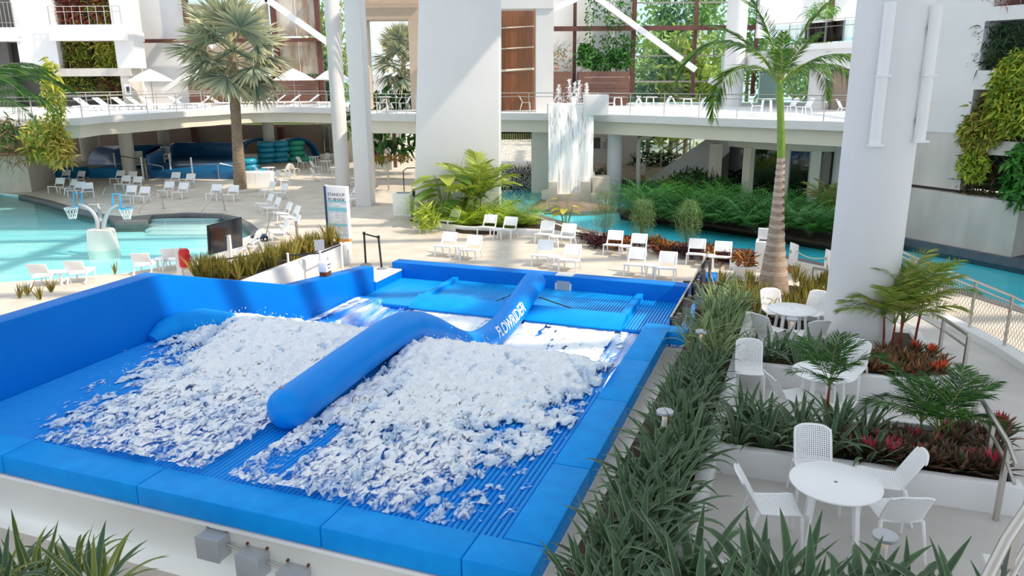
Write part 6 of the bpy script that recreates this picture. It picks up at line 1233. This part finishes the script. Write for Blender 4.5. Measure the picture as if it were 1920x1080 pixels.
# ---- planted walls
def greenwall(pts,n,L,w,cols,lab,name='planted_wall',depth=.25):
    # pts: px rectangle on the wall plane of the left building
    x0,y0,x1,y1=pts; a=V(x0,(y0+y1)/2,LBY+.55); b=V(x1,(y0+y1)/2,LBY+.55); zt_,zb_=V((x0+x1)/2,y0,LBY+.55).z,V((x0+x1)/2,y1,LBY+.55).z
    t=thing(name,lab,'planted wall',((a.x+b.x)/2,LBY+.7,(zt_+zb_)/2)); o=cloud(n,((b.x-a.x)/2,depth,(zt_-zb_)/2),L,w,cols,'box',.1,.3).obj('foliage',t); o['kind']='stuff'; mb=MB(); mb.box((0,.35,0),(b.x-a.x,.1,zt_-zb_)); build('backing',mb,'soil',t)
YG=("#a9a83c","#8f9a35","#6d8030","#c2b54a"); RG=("#8a3a35","#6d2c2c","#a5503f","#7d6a3a")
for r_,c,lab in (((104,-30,155,44),RG,'red-leaved planted wall panel on the top balcony, left'),((160,-30,212,50),RG+YG,'red and olive planted wall panel on the top balcony, right'),((100,74,166,128),YG+("#5f7d2e","#6d4a35"),'yellow-green planted wall panel in the middle niche, left'),((177,78,224,128),YG,'yellow-green planted wall panel in the middle niche, right'),((110,142,174,172),G2+YG+RG[:1],'mixed green and maroon planted wall panel at terrace level, left'),((183,142,233,182),("#6d5a34","#5f7a2e","#7a2f35","#8a8a3a"),'brown-green planted wall panel at terrace level, right')): greenwall(r_,620,.42,.13,c,lab)
# masses over the left raised planter
def lp_(px,py,Y,n,box,L,w,cols,lab): q=V(px,py,Y); t=thing('shrub',lab,'plant',(q.x,q.y,q.z)); o=cloud(n,box,L,w,cols,'ball',-.1,.3).obj('foliage',t); o['kind']='stuff'
lp_(20,262,38.6,520,(1.9,.8,1.2),.7,.05,("#9a6a45","#7d5a3a","#b5855a","#6a6a3a"),'brown drying shrub on top of the raised concrete planter'); lp_(85,264,38.4,650,(1.2,.8,1.1),.4,.16,("#c3b84a","#d9c860","#93a33a","#7f9a35"),'yellow-leaved bush hanging over the planter corner'); lp_(108,280,38.2,300,(.7,.6,.9),.45,.16,("#d6bd62","#c9a850","#a5a545"),'golden-leaved bush beside the yellow bush'); lp_(100,180,38.6,420,(.5,.5,1.9),.4,.15,("#c9c24a","#a9b03c","#8aa035"),'tall yellow-green climber at the left terrace edge'); lp_(-2,245,38.9,260,(1.2,.8,.7),.5,.14,G2,'dark green bush at the far left of the raised planter')
# right-hand niches
def nichewall(px0,py0,px1,py1,n,L,w,cols,lab,off=-.35,dep=.4,shape='box'):
    s0,z0=ws(px0,(py0+py1)/2,off);s1,_=ws(px1,(py0+py1)/2,off); zt_=ws((px0+px1)/2,py0,off)[1]; zb_=ws((px0+px1)/2,py1,off)[1]; c=wa+wd*((s0+s1)/2)+wn*off
    t=thing('planted_niche',lab,'planted wall',(c.x,c.y,(zt_+zb_)/2)); t.rotation_euler=(0,0,math.atan2(wd.y,wd.x)); o=cloud(n,(abs(s1-s0)/2,dep,abs(zt_-zb_)/2),L,w,cols,shape,-.1,.25).obj('foliage',t); o['kind']='stuff'; return t
nichewall(1834,44,1960,128,900,.34,.07,("#2c4a2c","#3a5a34","#24402a","#4a6a3c"),'dark green potted plants filling the upper wall niche at the right')
nichewall(1846,-20,1960,10,240,.3,.05,("#8a4a3a","#a55a45","#6d3a30"),'red-brown hanging roots in the topmost wall niche',-.4)
nichewall(1822,182,1960,262,700,.34,.10,("#8a7a3a","#6d7a30","#7a5a34","#9aa03c"),'olive and brown plants in the middle wall niche behind the vine')
nichewall(1806,292,1960,376,800,.36,.09,("#3a4a28","#2f4024","#5a5a34","#6d4f38"),'dark green plants with dry tips in the lower wall niche')
nichewall(1880,262,1960,395,620,.32,.2,("#3f7d30","#4f9038","#2f6a28"),'fresh green bush hanging at the right edge of the lower niche',.15,.3,'ball')
t=nichewall(1850,92,1965,260,2600,.25,.12,("#a9b53a","#8fa832","#c3c24a","#6d9030"),'large yellow-green vine mound spilling from the niches at the right edge',.12,.35,'ball'); nichewall(1795,205,1880,290,1000,.22,.11,("#a5ad40","#b8a848","#7f9a35","#8a7a3a"),'yellow-green vine trailing over the concrete band',.12,.3,'ball'); nichewall(1796,270,1856,345,460,.23,.12,("#9fb53a","#8aa835","#b3b845"),'light green vine strand hanging below the concrete band',.15,.25,'ball')
# balcony tub plant and facade climbers
q=V(1540,22,49); t=thing('tub_plant','bright green grassy plant in the white balcony tub','plant',q); o=cloud(300,(1.0,.6,.5),.55,.07,("#5f9a38","#7fb040","#4f8530"),'ball',.5,.5).obj('foliage',t); o['kind']='stuff'
def climber(px,py0,py1,Y,n,wd_,cols,lab): a=V(px,py0,Y);b=V(px,py1,Y); t=thing('climbing_plant',lab,'plant',(a.x,Y,(a.z+b.z)/2),0,'climbing plants on the facade wires'); o=cloud(n,(wd_,.2,abs(a.z-b.z)/2),.34,.18,cols,'box').obj('foliage',t); o['kind']='stuff'
FG=("#4f8a3c","#3f7534","#6a9d4a","#2f6030")
for px,y0,y1,n,w_ in ((1106,-20,62,60,.35),(1108,70,96,30,.3),(1120,-20,40,40,.25),(1141,-30,60,110,.35),(1141,66,98,60,.4),(1160,-20,58,90,.3),(1161,62,104,60,.4),(1176,-10,50,60,.3),(1177,66,100,50,.35)): climber(px,y0,y1,BY-.6,n,w_,FG,'thin green climber on wires above the wide plank planter')
for px,py,n,bx,bz_ in ((1104,108,320,.85,.8),(1098,95,120,.4,.5),(1132,118,300,1.0,.55),(1165,113,260,.75,.7),(1150,104,90,.5,.5)): q=V(px,py,BY-.9); t=thing('climbing_bush','full green bush rising from the wide plank planter behind the bridge','plant',q,0,'bushes in the wide plank planter'); o=cloud(n,(bx,.35,bz_),.36,.2,FG,'ball').obj('foliage',t); o['kind']='stuff'
q=V(1052,112,BY-.8); t=thing('climbing_bush','sparse reddish climber above the narrow plank planter','plant',q); o=cloud(130,(.6,.25,.9),.3,.13,("#a5955a","#c98a70","#7d8a45"),'box').obj('foliage',t); o['kind']='stuff'
# ---- trees outside the glass
def tree(px,Y,h,w_,cols,lab,n=900,g=None):
    x=V(px,150,Y).x; t=thing('tree',lab,'tree',(x,Y,-2),0,g); mb=MB(); mb.tube([(0,0,0),(.1,0,h*.4),(0,0,h*.7)],[.22,.16,.08],8); build('trunk',mb,'bark',t); lb=LB(); 
    for i in range(9):
        c=np.array([rng.uniform(-w_,w_)*.6,rng.uniform(-w_,w_)*.5,h*rng.uniform(.35,.95)]); m=n//9; b=norm(rng.normal(0,1,(m,3)))*rng.uniform(.3,1,(m,1))*[w_*.55,w_*.5,h*.2]+c; lb.blades(b,rng.normal(0,1,(m,3)),.55*rng.uniform(.7,1.3,m),.36,k=2,col=mixcol(cols,m,.25),roll=rng.uniform(-1.5,1.5,m))
    o=lb.obj('crown',t); o['kind']='stuff'
TG=("#7fa04a","#93b055","#5f8a3c","#a5b860"); TD=("#3f7045","#4f8050","#35603c")
random.seed(21)
for px,Y,h,w_,c,lab in ((1205,70,14,2.6,TG,'leafy tree outside the glass next to the left mullion'),(1240,74,15,3.0,TG,'leafy tree outside the glass behind the diagonal brace'),(1275,72,15.5,2.6,TD,'darker tree outside the glass, tallest of the row'),(1300,78,14,3,TG,'tree outside the glass behind the lamp mast'),(1335,72,14.5,2.6,TG,'yellowish tree outside the glass left of the round column'),(1218,64,8,2.2,TD,'low dark tree at the bottom left of the big window'),(1262,64,9,2.6,("#a5b04a","#b8b850","#8aa045"),'yellow-green bush low in the big window'),(1290,63,9.5,2.4,("#b3b54a","#c3bd55","#93a545"),'yellow bush low in the big window beside the brace'),(1400,68,13,3,TG,'tree outside the glass right of the round column'),(1330,62,8,2.4,("#9aac48","#b5b850"),'bush low in the window left of the round column'),(1490,66,12,3,TG,'tree outside behind the royal palm crown'),(1530,62,9,2,TG,'tree outside seen under the upper balcony'),(618,76,13,2.4,TG,'tree outside the narrow window beside the round pillar'),(606,72,9,2,TD,'low tree outside the narrow left window'),(636,80,15,2.5,("#c9b57a","#a9a560"),'pale tree behind the narrow left window')):
    tree(px,Y,h+2,w_,c,lab,1100)
mb=MB(); mb.bb((-60,80,-3),(60,80.5,3.5)); tag(build('garden_hedge',mb,'greenstem'),'distant dark hedge beyond the glass walls','hedge')
# ================================================================ each plant of a bed is told apart by what it stands beside
bpy.context.view_layer.update()
def scr(v): d=np.array(v)-[0,0,H]; a=d@RT;b=d@DN;w=d@FWD; return 960+F*(a*cr+b*sr)/w,540+F*(-a*sr+b*cr)/w
LMK=[((1316,625),'the rim corner bollard light'),((1247,780),'the halfway bollard light'),((1660,1010),'the nearest bollard light'),((1486,600),'the far table bollard'),((1567,903),'the large near table'),((1520,850),'the chair behind the near table'),((1740,870),'the bushy feather palm'),((1545,760),'the red-stemmed feather palm'),((1604,655),'the big column'),((1450,548),'the royal palm trunk'),((1400,575),'the green dome speaker'),((1404,690),'the lone perforated chair'),((345,505),'the red rescue bag'),((425,490),'the black screen'),((604,470),'the post with the grey notice'),((640,450),'the tall rules sign'),((544,490),'the post at the walkway corner'),((1432,480),'the litter bin'),((1485,500),'the left rope post'),((1180,400),'the round bridge column'),((1076,392),'the waterfall basin'),((1060,440),'the yellow-leaved plant'),((1133,440),'the left bamboo'),((1203,450),'the middle bamboo'),((1288,462),'the right bamboo'),((893,400),'the feather palm at the pier'),((838,395),'the tall broad-leaved plant'),((931,440),'the chairs by the lime ferns'),((1365,385),'the pavilion corner'),((1552,420),'the palm at the pavilion glass'),((1330,515),'the end of the glass guard'),((300,1030),'the first wiring box'),((0,1000),'the left picture edge'),((1400,440),'the ringed palm, river side'),((1255,335),'the foot of the curved stair'),((965,260),'the dripping timber ring'),((1106,100),'the tallest green wall bush'),((1180,100),'the brown post by the big window'),((1690,690),'the ramp handrail'),((1865,860),'the handrail end post'),((1340,530),'the blue back wall corner'),((735,310),'the courtyard tree'),((1240,300),'the stair rail'),((120,560),'the near pool chairs')]
ORD=[w+' closest' for w in ('closest second third fourth fifth sixth seventh eighth ninth tenth eleventh twelfth thirteenth fourteenth fifteenth sixteenth seventeenth eighteenth nineteenth twentieth').split()]; ORD[0]='closest'; ORD+=['twenty-%s closest'%w for w in 'first second third fourth fifth sixth seventh eighth ninth'.split()]+['thirtieth closest']+['thirty-%s closest'%w for w in 'first second third fourth fifth'.split()]
ORD_=['closest','second closest','third closest','fourth closest','fifth closest','sixth closest','seventh closest','eighth closest','ninth closest','tenth closest','eleventh closest','twelfth closest']
SHORT={'strap plants beside the nearest patio':'dark strap-leaved plant','strap plants between the bollard lights':'green strap-leaved plant','strap plants beside the glass guard':'pale strap-leaved plant','strap plants in the nearest planter':'tall strap-leaved plant','strap plants between the first two tables':'grey-green strap-leaved plant','strap plants before the farthest table':'low strap-leaved plant','strap plants in the lower left corner':'yellow-edged strap plant','striped tufts behind the retaining wall':'striped upright tuft','striped tufts around the royal palm':'yellow-striped tuft','tufts along the outside of the tall wall':'small dark tuft','maroon bromeliads beside the nearest table':'maroon bromeliad','red bromeliads at the big column':'orange-red bromeliad','lime-green ferns at the wide pier':'lime-green fern','dark ferns on the river island':'dark green fern','maroon plants in the croton bed':'dark maroon plant','crotons in the croton bed':'red-yellow croton','shrubs on the slope by the curved stair':'orange-brown shrub','dark shrubs under the stair':'dark green shrub','shrubs behind the timber ring':'brown-green shrub','shrubs behind the stair rail':'dark green shrub','courtyard planter plants':'red-green low plant','climbing plants on the facade wires':'thin green climber','bushes in the wide plank planter':'green climbing bush'}
bk={}
for o in S.objects:
    g=o.get('group')
    if o.parent is None and g in SHORT:
        x,y=scr(o.location); best=min(LMK,key=lambda l:(l[0][0]-x)**2+((l[0][1]-y)*1.3)**2); dx,dy=x-best[0][0],y-best[0][1]
        rel=('left of' if dx<0 else 'right of') if abs(dx)>abs(dy) else ('behind' if dy<0 else 'in front of')
        bk.setdefault((SHORT[g],rel,best[1]),[]).append((dx*dx+dy*dy,o.name))
for (s_,rel,l),v in bk.items():
    v.sort()
    for i,(d,nm) in enumerate(v):
        S.objects[nm]['label']=('%s %s %s'%(s_,rel,l)) if len(v)==1 else ('%s, %s %s %s'%(s_,ORD[min(i,34)],rel,l))
